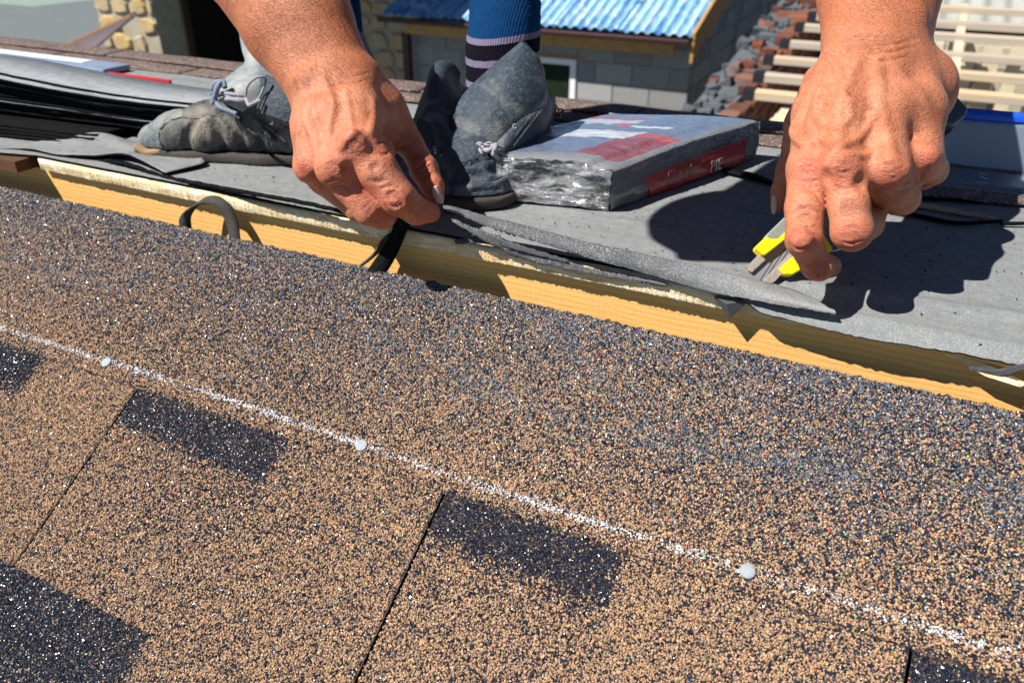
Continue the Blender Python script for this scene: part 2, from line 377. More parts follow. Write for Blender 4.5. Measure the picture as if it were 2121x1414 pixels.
V, F = slab('roof_slope', -2.6, 1.4, -.026, -1.4, -.03, -.0075, None, n=40)
slope = fast_mesh('roof_slope', V, F, MAT['bitumen'], None, False); tag(slope, 'near roof slope under the brown shingles', kind='structure')
# upper shingle: headlap in one sheet, tabs below divided by slits
head = grained('shingle', -1.226, .394, -.0205, YCUT, -.0032, 0, slope, 1, n=400)
for a, b in zip(SLITS[:-1], SLITS[1:]):
    grained('tab', a+.0012, b-.0012, YCUT, YTAB, -.0032, 0, head, 1, n=100)
low = grained('shingle', -1.226, .394, YTAB+.006, -.50, -.0066, -.0034, slope, 2, gy0=YTAB+.001, n=120)

# nails
gal = m_plain('galvanised', (.30, .34, .38), .55, .35, 400, .2, .0008)
for k, (x, lb) in enumerate(((-.630, 'galvanised roofing nail head nearest the left edge of the shingles'), (-.338, 'galvanised roofing nail between the two long shingle slits'), (-.031, 'galvanised roofing nail head nearest the lower right corner'))):
    c = SL(np.array(x), np.array(-.1635), .0012); v = []; 
    for r, h in ((.0, .0008), (.0035, .00075), (.0048, .0004), (.0052, -.0002), (.0048, -.0009)):
        if r == 0: v.append(c+NRM*h); continue
        for i in range(20):
            th = i*math.pi/10; rr = r*(1+rng.normal(0, .012)); v.append(c+NRM*h+np.array([1, 0, 0])*rr*math.cos(th)-DN*rr*math.sin(th))
    f = [(0, 1+i, 1+(i+1) % 20) for i in range(20)]+[(1+q*20+i, 21+q*20+i, 21+q*20+(i+1) % 20, 1+q*20+(i+1) % 20) for q in range(3) for i in range(20)]
    o = mesh('roofing_nail', v, f, gal, None, False); tag(o, lb, 'nail', 'roofing nails along the chalk line')

# ------------------------------------------------------------------ ridge timber, osb, deck
plank = box('ridge_plank', (-2.6, .0078, -.13), (1.2, .05, -.0182), MAT['pine'], None)
tag(plank, 'yellow sawn pine plank standing on edge behind the shingles', 'plank')
blk = box('end_timber', (-2.6, -.020, -.0165), (-.912, .04, -.0035), m_plain('dark_timber', (.085, .035, .010), .8, .3, 30), None)  # board shaped to jut forward and shade the left end of the plank
tag(blk, 'dark timber jutting out to shade the plank at the far left', 'timber')
n = 900; xs = np.linspace(-.90, .045, n); jb = noisy_line(n, .0007, 5, .75)+rng.normal(0, .0002, n); jy = noisy_line(n, .0008, 6, .8)+rng.normal(0, .00025, n)
V = []; 
for z, k in ((-.0035, 0), (-.009, .0006), (-.0160, 1), (-.0176, 2)):
    V.append(np.stack([xs, jy+(.0004 if k == 2 else -.0002)+noisy_line(n, .00025, int(k*10)+3, .85), z+jb*(k == 2)], 1))
V.append(np.stack([xs, np.full(n, .5), np.full(n, -.0175)], 1)); V.append(np.stack([xs, np.full(n, .5), np.full(n, -.0035)], 1)); V = np.concatenate(V)
F = [(a*n+i, b*n+i, b*n+i+1, a*n+i+1) for a, b in ((0, 1), (1, 2), (2, 3), (3, 4), (5, 0)) for i in range(n-1)]
osb = fast_mesh('osb_sheet', V, F, MAT['osb'], None, True); tag(osb, 'pale chipboard decking sheet with a rough sawn edge over the plank', 'chipboard')
# broken right end of the board with splinters
sp = empty('splintered_board', (.09, .0, -.015), 'splintered pale board end at the right edge under the felt', 'board')
for i in range(9):
    a = np.array([.055+.008*i, -.002+.001*rng.normal(), -.016-.0016*i-.001*rng.random()]); L = rng.uniform(.015, .05)
    d = unit([1, rng.normal(0, .12), -.16+rng.normal(0, .08)]); wv = np.array([0, .25, 1])*rng.uniform(.0012, .0032)
    v = [a, a+d*L*.5+wv, a+d*L, a+d*L*.5-wv, a+np.array([0, .004, 0])+d*L*.5]
    mesh('splinter', v, [(0, 1, 4), (1, 2, 4), (2, 3, 4), (3, 0, 4), (0, 3, 2, 1)], MAT['osb'], sp)
loft('board_end', [[(.045, .003, -.009), (.10, .003, -.010), (.4, .003, -.010)], [(.047, .003, -.0125), (.08, .002, -.017), (.4, .002, -.015)]], 30, 6, .004, MAT['pine'], sp, .0008, 300, False)
# torn felt tongue at the right
tf = loft('felt_offcut', [[P(2005, 757, .54), P(2060, 765, .535), P(2121, 752, .53), P(2300, 730, .52)], [P(2006, 764, .54), P(2075, 778, .535), P(2125, 765, .53), P(2300, 750, .52)]], 30, 5, .002, MAT['torn'], None, .0004, 200)
tag(tf, 'thin curled grey felt offcut below the splintered board end', 'felt offcut')

# deck felt: one sheet, its front rim drooping over the board edge
nx, ny = 900, 100
xs = np.linspace(-2.2, 1.1, nx); u = np.linspace(0, 1, ny); ys = .43*u**1.6
G = np.zeros((ny, nx, 3)); XX, YY = np.meshgrid(xs, ys)
ZZ = .0010*lowf(XX.ravel(), YY.ravel(), 41, 9).reshape(XX.shape)+.0004*lowf(XX.ravel(), YY.ravel(), 42, 40).reshape(XX.shape)
over = np.interp(xs, [-2.2, -.96, -.9, -.33, -.30, -.12, -.07, 0, 1.1], [-.012, -.012, .002, .002, .0055, .0055, -.011, -.013, -.013])
droop = np.interp(xs, [-2.2, -.12, -.07, 0, .06, 1.1], [0, 0, .009, .009, .007, .006])
edge = noisy_line(nx, .0010, 9, .7)+rng.normal(0, .0002, nx)
wgt = np.clip(1-YY/.03, 0, 1)**2
YY = YY+wgt*(over+edge)[None, :]
ZZ = ZZ*np.clip(YY/.02, 0, 1)-np.clip(-YY/.011, 0, 1.4)**1.5*droop[None, :]*1.0
ZZ += .004*np.exp(-((YY-.035-.02*np.sin(XX*5))/.010)**2)*np.clip((XX+.15)/.1, 0, 1)     # crease running along the edge at right
V = np.stack([XX, YY, ZZ], -1).reshape(-1, 3); F = [(j*nx+i, j*nx+i+1, (j+1)*nx+i+1, (j+1)*nx+i) for j in range(ny-1) for i in range(nx-1)]
felt = fast_mesh('felt_underlay', V, F, MAT['felt'], None); felt.data.materials.append(MAT['bitumen'])
s = felt.modifiers.new('solid', 'SOLIDIFY'); s.thickness = .0028; s.offset = -1; s.material_offset_rim = 1
tag(felt, 'flat grey felt underlay covering the deck under the boots', kind='structure')
deck = box('roof_deck', (-3.2, .06, -.30), (1.6, .52, -.0165), MAT['bitumen'], None); tag(deck, 'roof deck', kind='structure')

# far shingled strip along the edge of the deck
def m_brown():
    n = N('brown_shingles'); s = n.sep(n.voro(500, out='Color'))[0]; st = n.noise(24, 5, .65, n.mapping((.6, 5, 1)))
    c = n.ramp(s, [(0, (.03, .028, .035)), (.4, (.13, .085, .07)), (.85, (.24, .165, .135)), (1, (.42, .38, .36))])
    c = n.mix(n.ramp(st, [(.3, (.65,)*3), (.52, (0,)*3)]), c, (.05, .04, .045))
    return n.done(c, .8, .4, n.bump(n.math('ADD', n.voro(500), n.math('MULTIPLY', st, 2)), .002, .8))
MB = m_brown()
strip = box('edge_course', (-3.2, .425, -.02), (1.6, .53, .001), MB); tag(strip, 'brown shingles along the far edge of the deck', kind='structure')
for i in range(14):
    x0 = -3.1+i*.334; o = loft('shingle', [[(x0, .41+.004*rng.random(), .0035), (x0+.16, .412, .0045), (x0+.329, .41, .0035)], [(x0, .50, .0035), (x0+.16, .50, .004), (x0+.329, .50, .0035)], [(x0, .524, -.001), (x0+.16, .524, -.001), (x0+.329, .524, -.001)]], 24, 8, .003, MB, strip, .0006, 60)
    o = loft('shingle', [[(x0+.1, .455+.004*rng.random(), .0078), (x0+.26, .457, .0085), (x0+.429, .455, .0078)], [(x0+.1, .505, .0078), (x0+.26, .505, .008), (x0+.429, .505, .0078)], [(x0+.1, .528, .003), (x0+.26, .528, .003), (x0+.429, .528, .003)]], 24, 8, .003, MB, strip, .0006, 60)

# lifted felt piece at the left with a dark opening
row_back = [P(-60, 315, .985), P(60, 300, .98), P(130, 292, .975), P(205, 277, .97), P(285, 300, .965), P(420, 330, .90)]
row_mid = [P(-60, 318, .975), P(60, 306, .97), P(150, 305, .955), P(245, 312, .945), P(310, 322, .92), P(420, 343, .885)]
row_front = [P(-60, 318, .96), P(45, 311, .948), P(120, 324, .925), P(190, 327, .91), P(262, 324, .90), P(345, 362, .862)]
lf = loft('felt_sheet', [row_back, row_mid, row_front], 60, 20, .0026, MAT['felt'], None, .0005, 90, rim=MAT['bitumen'])
tag(lf, 'loose grey felt sheet with a lifted curling edge at the left', 'felt sheet')
lf2 = loft('felt_sheet', [[P(40, 314, .955), P(180, 330, .925), P(260, 340, .895), P(345, 368, .865), P(520, 402, .80), P(640, 424, .765), P(770, 456, .73)], [P(40, 318, .95), P(180, 333, .92), P(260, 345, .885), P(345, 372, .855), P(520, 405, .79), P(640, 427, .76), P(770, 458, .728)]], 300, 6, .003, MAT['bitumen'], None, .0006, 200, rag=.0005)
tag(lf2, 'black lower felt edge lying on the chipboard beside the opening', 'felt sheet')

# the strip being cut from the felt edge
st = empty('cut_strip', (-.2, 0, .01), 'dark granular felt strip pulled up between the hand and the knife', 'felt strip')
up1 = [P(896, 434, .700), P(925, 428, .694), onY(1000, 447, -.002), onY(1100, 473, .001), onY(1200, 499, .001), onY(1320, 524, .002), onY(1450, 552, .002), onY(1560, 581, .003), onZ(1640, 603, .0012), onY(1730, 643, -.0112)]
md1 = [P(898, 438, .698), P(930, 437, .691), onY(1010, 464, -.006), onY(1110, 492, -.005), onY(1210, 520, -.005), onY(1330, 549, -.005), onY(1455, 580, -.006), onY(1565, 605, -.008), onY(1642, 622, -.0100), onY(1731, 646, -.0118)]
lw1 = [P(898, 440, .697), P(935, 438, .690), onY(1010, 470, -.007), onY(1110, 501, -.006), onY(1210, 532, -.006), onY(1330, 564, -.006), onY(1455, 600, -.008), onY(1565, 624, -.011), onY(1644, 637, -.0125), onY(1732, 649, -.0122)]
loft('upper_layer', [up1, md1, lw1], 420, 12, .0016, MAT['feltedge'], st, .0004, 180, rim=MAT['bitumen'], rag=.0005)
up2 = [P(898, 436, .702), P(960, 464, .688), onY(1060, 504, -.003), onY(1150, 532, -.003), onY(1260, 564, -.003), onY(1380, 590, -.003)]
lw2 = [P(899, 440, .701), P(962, 474, .686), onY(1055, 524, -.004), onY(1145, 549, -.004), onY(1260, 573, -.004), onY(1380, 594, -.004)]
loft('lower_layer', [up2, lw2], 260, 6, .0016, MAT['feltedge'], st, .0007, 150, rim=MAT['bitumen'], rag=.0008)
rm = loft('felt_rag', [[onY(944, 497, -.002), onY(1010, 492, -.002), onY(1090, 512, -.003), onY(1180, 538, -.003)], [onY(946, 506, -.004), onY(1015, 505, -.004), onY(1092, 524, -.005), onY(1180, 545, -.004)]], 30, 5, .002, MAT['torn'], None, .0008, 260)
tag(rm, 'torn felt remnant stuck on the chipboard edge under the strip', 'felt scrap')
tr = mesh('felt_corner', [onY(1478, 613, -.006), onY(1552, 622, -.006), onY(1512, 660, -.007), onY(1478, 613, -.003), onY(1552, 622, -.003), onY(1513, 657, -.004), onY(1505, 630, -.0095)], [(0, 6, 1), (0, 2, 6), (2, 1, 6), (3, 4, 5), (0, 1, 4, 3), (1, 2, 5, 4), (2, 0, 3, 5)], MAT['torn'])
tag(tr, 'small torn felt corner hanging below the strip near the knife', 'felt scrap')
# hanging strips
def ribbon(name, cpts, wid, m, thick=.0022, n=50, twist=None):
    c = catmull(cpts, n); V = []
    for i in range(n):
        u_ = i/(n-1); w_ = np.array([np.interp(u_, np.linspace(0, 1, len(wid)), [q[k] for q in wid]) for k in range(3)])
        V += [c[i]-w_, c[i], c[i]+w_]
    F = [(i*3+k, i*3+k+1, i*3+k+4, i*3+k+3) for i in range(n-1) for k in (0, 1)]
    o = fast_mesh(name, V, F, m); s_ = o.modifiers.new('solid', 'SOLIDIFY'); s_.thickness = thick; s_.offset = 0; return o
y_ = -.004
rb = ribbon('felt_ribbon', [onY(386, 480, -.014), onY(384, 450, -.014), onY(405, 425, -.010), onY(432, 414, -.006), onY(460, 424, -.006), onY(480, 458, -.008), onY(488, 505, -.016)],
            [(.006, .002, .0), (.0055, .003, .001), (.0045, .004, .004), (.004, .004, .003), (.0055, .003, .001), (.0055, .001, .0)], MAT['bitumen'])
mrib = m_plain('ribbon_bitumen', (.035, .033, .026), .8, .6, 400, 0, .0006); rb.data.materials[0] = mrib; tag(rb, 'narrow black felt ribbon looping in front of the plank at left', 'felt ribbon')
rb2 = ribbon('felt_ribbon', [P(845, 440, .705), onY(826, 480, -.012), onY(812, 510, -.014), onY(795, 540, -.018), onY(765, 585, -.026)], [(.0065, .002, .0), (.0075, .002, .001), (.009, .002, .001), (.0105, .002, .001)], MAT['bitumen'])
tag(rb2, 'black felt ribbon hanging down from the gripping fingers', 'felt ribbon')
rb3 = ribbon('felt_ribbon', [onY(812, 485, -.008), onY(795, 500, -.007), onY(775, 528, -.008), onY(735, 560, -.016), onY(720, 575, -.02)], [(.003, .002, .0), (.002, .002, .001), (.002, .001, .001)], mrib)
tag(rb3, 'thin sliver of felt curling out behind the hanging ribbon', 'felt ribbon')
#PART2
# ------------------------------------------------------------------ sculpting field (distance grid, then surface nets)
class Field:
    def __init__(s, lo, hi, h):
        s.lo = np.array(lo, float); s.h = h; s.n = np.ceil((np.array(hi)-s.lo)/h).astype(int)+1; s.D = np.full(s.n, .05, np.float32)
    def blk(s, mn, mx):
        a = np.clip(np.floor((mn-s.lo)/s.h).astype(int), 0, s.n); b = np.clip(np.ceil((mx-s.lo)/s.h).astype(int)+1, 0, s.n)
        if np.any(b-a <= 0): return None, None
        ax = [s.lo[i]+s.h*np.arange(a[i], b[i]) for i in range(3)]
        return tuple(slice(a[i], b[i]) for i in range(3)), ax
    @staticmethod
    def smin(a, b, k):
        if k <= 0: return np.minimum(a, b)
        hh = np.clip(.5+.5*(b-a)/k, 0, 1); return b+(a-b)*hh-k*hh*(1-hh)
    def comb(s, sl, d, k, mode):
        D = s.D[sl]
        if mode == 'add': s.D[sl] = s.smin(D, d, k)
        elif mode == 'sub': s.D[sl] = -s.smin(-D, d, k)
        elif mode == 'and': s.D[sl] = -s.smin(-D, -d, k)
    def cone(s, a, b, ra, rb, k=.004, mode='add', flat=None):
        """round cone from a to b; flat=(axis, factor) squashes the section along axis"""
        a = np.array(a, float); b = np.array(b, float); r = max(ra, rb)+k*2+.008
        sl, ax = s.blk(np.minimum(a, b)-r, np.maximum(a, b)+r)
        if sl is None: return
        X, Y, Z = np.meshgrid(*ax, indexing='ij', sparse=True)
        d = b-a; L2 = max(d@d, 1e-12)
        px, py, pz = X-a[0], Y-a[1], Z-a[2]
        t = np.clip((px*d[0]+py*d[1]+pz*d[2])/L2, 0, 1)
        qx, qy, qz = px-t*d[0], py-t*d[1], pz-t*d[2]; q2 = qx*qx+qy*qy+qz*qz
        if flat is not None:
            f, kf = unit(flat[0]), flat[1]; pr = qx*f[0]+qy*f[1]+qz*f[2]; q2 = q2+pr*pr*(kf*kf-1)
        dd = np.sqrt(q2)-(ra+(rb-ra)*t)
        s.comb(sl, dd.astype(np.float32), k, mode)
    def chain(s, pts, rad, k=.004, mode='add', flat=None):
        for i in range(len(pts)-1): s.cone(pts[i], pts[i+1], rad[i], rad[i+1], k, mode, flat)
    def ell(s, c, r, axes=None, k=.004, mode='add'):
        c = np.array(c, float); r = np.array(r, float); m = r.max()+k*2+.006
        sl, ax = s.blk(c-m, c+m)
        if sl is None: return
        X, Y, Z = np.meshgrid(*ax, indexing='ij', sparse=True); p = [X-c[0], Y-c[1], Z-c[2]]
        A = np.eye(3) if axes is None else np.array([unit(v) for v in axes])
        q = [(p[0]*A[i, 0]+p[1]*A[i, 1]+p[2]*A[i, 2])/r[i] for i in range(3)]
        l = np.sqrt(q[0]**2+q[1]**2+q[2]**2)+1e-9; g = np.sqrt((q[0]/r[0])**2+(q[1]/r[1])**2+(q[2]/r[2])**2)+1e-9
        s.comb(sl, (l*(l-1)/g).astype(np.float32), k, mode)
    def plane(s, p, nrm, k=.002):
        ax = [s.lo[i]+s.h*np.arange(s.n[i]) for i in range(3)]; X, Y, Z = np.meshgrid(*ax, indexing='ij', sparse=True); nrm = unit(nrm)
        d = (X-p[0])*nrm[0]+(Y-p[1])*nrm[1]+(Z-p[2])*nrm[2]
        s.D = -s.smin(-s.D, -(d.astype(np.float32)), k)
    def sample(s, p):
        q = (np.atleast_2d(p)-s.lo)/s.h; q = np.clip(q, 0, s.n-1.001); i = q.astype(int); f = q-i; o = 0
        for dx in (0, 1):
            for dy in (0, 1):
                for dz in (0, 1):
                    o = o+s.D[i[:, 0]+dx, i[:, 1]+dy, i[:, 2]+dz]*np.abs(1-dx-f[:, 0])*np.abs(1-dy-f[:, 1])*np.abs(1-dz-f[:, 2])
        return o
    def hit(s, x, y, t0=.3, t1=1.4):
        r = ray(x, y); t = np.arange(t0, t1, s.h*.5); d = s.sample(CAM+r*t[:, None])
        inside = np.all((CAM+r*t[:, None] >= s.lo) & (CAM+r*t[:, None] <= s.lo+s.h*(s.n-1)), 1); k = np.where((d < 0) & inside)[0]
        return (CAM+r*t[k[0]], t[k[0]]) if len(k) else (None, None)
    def line_on(s, pts, n=14, sink=0.0):
        """points of the surface under a drawn photo line"""
        c = catmull([(x, y, 0) for x, y in pts], n); out = []
        for x, y, _ in c:
            h, t = s.hit(x, y)
            if h is not None: out.append(h+ray(x, y)*sink)
        return out
    def vein(s, pts, r=.0016, sink=.0006, k=.003, n=14):
        o = s.line_on(pts, n, sink*1.0)
        for a, b in zip(o[:-1], o[1:]):
            if np.linalg.norm(a-b) < .012: s.cone(a, b, r, r, k)
    def crease(s, pts, r=.0008, k=.0012, n=12, depth=0.0):
        o = s.line_on(pts, n, depth)
        if not hasattr(s, 'marks'): s.marks = []
        s.marks += [q_+ray(*pts[0])*0 for q_ in o]
        for j, (a, b) in enumerate(zip(o[:-1], o[1:])):
            e = math.sin(math.pi*(j+.5)/max(1, len(o)-1))**.5
            if np.linalg.norm(a-b) < .01: s.cone(a, b, r*e, r*e, k, 'sub')
    def net(s):
        D = s.D; S = D < 0
        nx, ny, nz = D.shape; cnt = np.zeros((nx-1, ny-1, nz-1), np.float32); acc = np.zeros((nx-1, ny-1, nz-1, 3), np.float32)
        cs = [(i, j, k) for i in (0, 1) for j in (0, 1) for k in (0, 1)]
        def sub(A, c): return A[c[0]:nx-1+c[0], c[1]:ny-1+c[1], c[2]:nz-1+c[2]]
        for c0 in cs:
            for a in range(3):
                if c0[a]: continue
                c1 = list(c0); c1[a] = 1; A, B = sub(D, c0), sub(D, c1); cr = (A < 0) != (B < 0)
                t = np.where(cr, A/(A-B+1e-20), 0); cnt += cr
                for q in range(3): acc[..., q] += np.where(cr, c0[q]+(t if q == a else 0), 0)
        m = cnt > 0; idx = np.full(m.shape, -1, np.int64); idx[m] = np.arange(m.sum())
        ii = np.argwhere(m); V = s.lo+s.h*(ii+acc[m]/cnt[m][:, None]); Q = []
        for a in range(3):
            b, c = (a+1) % 3, (a+2) % 3; n0 = [slice(None)]*3; n1 = [slice(None)]*3; n0[a] = slice(0, -1); n1[a] = slice(1, None)
            A, B = S[tuple(n0)], S[tuple(n1)]; e = np.argwhere(A != B); ok = (e[:, b] > 0) & (e[:, c] > 0)
            for q in (b, c): ok &= e[:, q] < s.n[q]-1
            ok &= e[:, a] < s.n[a]-1; e = e[ok]
            def g(db, dc): f = e.copy(); f[:, b] -= db; f[:, c] -= dc; return idx[f[:, 0], f[:, 1], f[:, 2]]
            q4 = np.stack([g(1, 1), g(0, 1), g(0, 0), g(1, 0)], 1); fl = A[tuple(e.T)]
            q4[~fl] = q4[~fl][:, ::-1]; Q.append(q4)
        Q = np.concatenate(Q); Q = Q[np.all(Q >= 0, 1)]
        return V, Q
def relax(V, Q, it=2, lam=.5):
    for _ in range(it):
        A = np.zeros_like(V); C = np.zeros(len(V))
        for k in range(4):
            for kk in (1, 3):
                np.add.at(A, Q[:, k], V[Q[:, (k+kk) % 4]]); np.add.at(C, Q[:, k], 1)
        V = V+(A/np.maximum(C, 1)[:, None]-V)*lam
    return V
def splat(V, pts, rad):
    """0..1 falloff around points"""
    o = np.zeros(len(V))
    for p in pts:
        if p is None: continue
        o = np.maximum(o, np.exp(-((np.linalg.norm(V-p, axis=1)/rad)**2)))
    return o

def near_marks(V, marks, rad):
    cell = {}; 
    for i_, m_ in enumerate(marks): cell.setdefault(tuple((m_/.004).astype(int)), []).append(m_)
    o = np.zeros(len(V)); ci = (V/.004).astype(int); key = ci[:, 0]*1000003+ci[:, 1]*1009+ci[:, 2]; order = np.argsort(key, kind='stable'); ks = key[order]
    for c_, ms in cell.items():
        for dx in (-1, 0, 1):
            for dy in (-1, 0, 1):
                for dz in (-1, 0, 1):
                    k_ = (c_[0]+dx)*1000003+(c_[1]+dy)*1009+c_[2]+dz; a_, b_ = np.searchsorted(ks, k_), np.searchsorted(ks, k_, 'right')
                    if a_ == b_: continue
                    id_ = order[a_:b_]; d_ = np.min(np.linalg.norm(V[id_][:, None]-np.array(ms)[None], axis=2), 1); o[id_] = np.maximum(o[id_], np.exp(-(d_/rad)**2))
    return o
# ================================================================== the worker's hands
def right_hand_knife():      # the hand at the right of the picture, holding the knife (palm away from the camera)
    K = 1.10; T = .52; P = lambda x, y, t: CAM+ray(x, y)*t*K
    f = Field([-.150, -.060, -.002], [.072, .235, .300], .00125)
    R_ = lambda r, t=T: pxr(r, t*K)
    pal = Field(f.lo, f.lo+f.h*(f.n-1), f.h)
    # forearm and wrist: two bones side by side, flattened
    vd = unit(ray(1800, 200))
    pal.chain([P(1812, -420, .66), P(1815, -120, .60), P(1818, 40, .565), P(1815, 110, .555)], [R_(112, .62), R_(92, .60), R_(80, .565), R_(74, .55)], .012)
    pal.chain([P(1860, -300, .63), P(1868, -10, .575), P(1868, 60, .565)], [R_(80, .6), R_(70, .575), R_(62, .565)], .012)
    pal.chain([P(1770, -300, .64), P(1765, -10, .575), P(1760, 70, .56)], [R_(80, .6), R_(62, .575), R_(56, .56)], .012)
    pal.ell(P(1872, 38, .545), [R_(46), R_(32), R_(40)], None, .006)           # wrist bone
    # metacarpals
    pal.chain([P(1762, 110, .555), P(1700, 235, .548), P(1678, 345, .528)], [R_(58), R_(56), R_(44)], .010)
    pal.chain([P(1790, 110, .55), P(1748, 240, .525), P(1738, 348, .505)], [R_(58), R_(52), R_(42)], .010)
    pal.chain([P(1832, 110, .55), P(1822, 240, .525), P(1832, 352, .505)], [R_(58), R_(54), R_(44)], .010)
    pal.chain([P(1866, 100, .555), P(1893, 230, .54), P(1905, 335, .525)], [R_(58), R_(60), R_(44)], .010)
    pal.chain([P(1700, 170, .575), P(1672, 260, .58), P(1665, 330, .585)], [R_(40), R_(46), R_(34)], .010)       # thumb muscle
    pal.ell(P(1905, 190, .565), [R_(74, .55), R_(70), R_(92)], None, .012)        # heel of the hand
    pal.ell(P(1800, 250, .565), [R_(130), R_(95), R_(125)], None, .010)
    pal.ell(P(1866, 270, .530), [R_(50), R_(34), R_(90)], None, .012); pal.ell(P(1780, 290, .535), [R_(60), R_(40), R_(70)], None, .012)
    pal.ell(P(1745, 352, .494), [R_(30), R_(20), R_(26)], None, .012); pal.ell(P(1672, 350, .515), [R_(30), R_(24), R_(26)], None, .009)
    pal.ell(P(1846, 352, .494), [R_(32), R_(20), R_(26)], None, .012); pal.ell(P(1912, 325, .510), [R_(30), R_(20), R_(26)], None, .010)
    fin = []
    def finger(pts, rad, k=.0035):
        g = Field(f.lo, f.lo+f.h*(f.n-1), f.h); g.chain(pts, [R_(r, .5) for r in rad], k); fin.append(g)
        return g
    g = finger([P(1676, 350, .526), P(1666, 430, .512), P(1665, 496, .503)], [44, 39, 37]); g.chain([P(1665, 496, .503), P(1690, 548, .516)], [R_(36, .5), R_(31, .5)], .003)
    g.chain([P(1690, 548, .516), P(1718, 552, .544)], [R_(31, .5), R_(26, .5)], .003); g.ell(P(1660, 500, .4915), [R_(22), R_(20), R_(24)], None, .006); g.ell(P(1700, 560, .510), [R_(22), R_(18), R_(20)], None, .006)
    g = finger([P(1748, 355, .508), P(1758, 425, .498), P(1765, 478, .497)], [43, 40, 41]); g.chain([P(1765, 478, .497), P(1797, 464, .525), P(1812, 435, .55)], [R_(42, .5), R_(33, .5), R_(28, .5)], .003)
    g = finger([P(1836, 352, .510), P(1850, 392, .520), P(1868, 410, .536)], [45, 42, 38]); g.chain([P(1868, 410, .536), P(1848, 412, .562), P(1820, 400, .575)], [R_(37, .5), R_(32, .5), R_(28, .5)], .003)
    g.ell(P(1878, 402, .520), [R_(26), R_(20), R_(22)], None, .006)
    g = finger([P(1902, 330, .522), P(1930, 352, .540)], [40, 34]); g.chain([P(1930, 352, .540), P(1912, 366, .565), P(1885, 372, .58)], [R_(33, .5), R_(29, .5), R_(25, .5)], .003)
    g = finger([P(1690, 250, .585), P(1652, 300, .592), P(1632, 352, .598)], [36, 34, 28]); g.chain([P(1632, 352, .598), P(1619, 395, .602), P(1612, 424, .604)], [R_(27, .52), R_(24, .52), R_(19, .52)], .003)
    fd = fin[0].D
    for g in fin[1:]: fd = Field.smin(fd, g.D, .0009)
    f.D = Field.smin(pal.D, fd, .008)
    D0 = f.D.copy()
    # tendons and veins drawn over the back of the hand
    f.vein([(1772, 130), (1745, 200), (1735, 280), (1742, 340)], .0024, .0026, .006)
    f.vein([(1815, 130), (1822, 220), (1838, 300), (1850, 360)], .0022, .0025, .006)
    f.vein([(1722, 160), (1690, 230), (1675, 320)], .0022, .0026, .006)
    for v, r in (([(1742, 190), (1755, 215), (1760, 245), (1742, 262)], .0017), ([(1815, 240), (1795, 265), (1770, 292), (1735, 305)], .0019), ([(1722, 300), (1700, 288), (1675, 300), (1650, 290)], .0018),
                 ([(1742, 305), (1728, 320), (1712, 345)], .0016), ([(1700, 180), (1690, 215), (1700, 255), (1728, 262)], .0015), ([(1755, 320), (1790, 325), (1825, 310)], .0016),
                 ([(1760, 210), (1790, 225), (1812, 245)], .0015), ([(1672, 200), (1655, 240), (1640, 275), (1660, 300)], .0015)):
        f.vein(v, r, .0015, .0032)
    # hollows between the knuckles
    for c in ((1706, 372), (1790, 378), (1886, 372)):
        h, t = f.hit(*c)
        if h is not None: f.ell(h-ray(*c)*.0045, [.0055]*3, None, .004, 'sub')
    # wrinkles
    for c, r in (([(1640, 455), (1668, 448), (1700, 456)], .0006), ([(1636, 478), (1660, 470), (1698, 474)], .0007), ([(1640, 488), (1662, 482), (1690, 486)], .0006), ([(1634, 505), (1650, 517), (1672, 513), (1690, 500)], .0010),
                 ([(1640, 440), (1668, 432), (1700, 440)], .0005), ([(1660, 562), (1682, 566), (1702, 558)], .0010), ([(1665, 570), (1684, 574), (1700, 568)], .0007), ([(1738, 510), (1765, 515), (1792, 506)], .0008), ([(1742, 502), (1765, 505), (1790, 498)], .0006),
                 ([(1660, 392), (1690, 400), (1704, 428)], .0009), ([(1775, 92), (1812, 106), (1850, 108), (1890, 96)], .0008), ([(1770, 80), (1812, 92), (1856, 92), (1905, 78)], .0006), ([(1790, 118), (1830, 126), (1885, 116)], .0006),
                 ([(1730, 386), (1748, 392), (1770, 386)], .0006), ([(1728, 394), (1748, 400), (1772, 394)], .0006), ([(1650, 372), (1672, 378), (1695, 372)], .0006), ([(1652, 382), (1675, 388), (1696, 384)], .0005),
                 ([(1835, 392), (1860, 398), (1890, 390)], .0006), ([(1705, 120), (1722, 140), (1735, 165)], .0006), ([(1712, 110), (1735, 135), (1750, 160)], .0006), ([(1905, 380), (1912, 358), (1925, 345)], .0009)):
        f.crease(c, r, .0014, 16)
    KN = [(1675, 345, 1.6, 24), (1748, 350, 1.55, 24), (1848, 352, 1.3, 22), (1665, 486, 1.5, 22), (1764, 484, 1.5, 24), (1692, 556, .9, 15), (1800, 92, 1.6, 60), (1668, 440, 1.55, 20), (1758, 430, 1.55, 20)]
    for kx, ky, ang, hw in KN:
        for i_ in range(-3, 4):
            cx_ = kx+math.cos(ang)*i_*5.2; cy_ = ky+math.sin(ang)*i_*5.2; px_, py_ = -math.sin(ang), math.cos(ang); w_ = hw*(1-.09*abs(i_))*rng.uniform(.6, 1)
            f.crease([(cx_-px_*w_, cy_-py_*w_), (cx_+math.cos(ang)*2.5+rng.normal(0, 1.2), cy_+math.sin(ang)*2.5+rng.normal(0, 1.2)), (cx_+px_*w_, cy_+py_*w_)], .00042, .0009, 12)
    V, Q = f.net(); V = relax(V, Q, 2, .45)
    f.crease([(1706, 400), (1707, 430), (1708, 470)], .0022, .002, 20)
    kn = [f.hit(x, y)[0] for x, y in ((1745, 358), (1672, 352), (1855, 372), (1925, 340), (1665, 500), (1765, 500), (1700, 565), (1612, 415))]
    red = splat(V, kn, .013); px, py = proj(V)
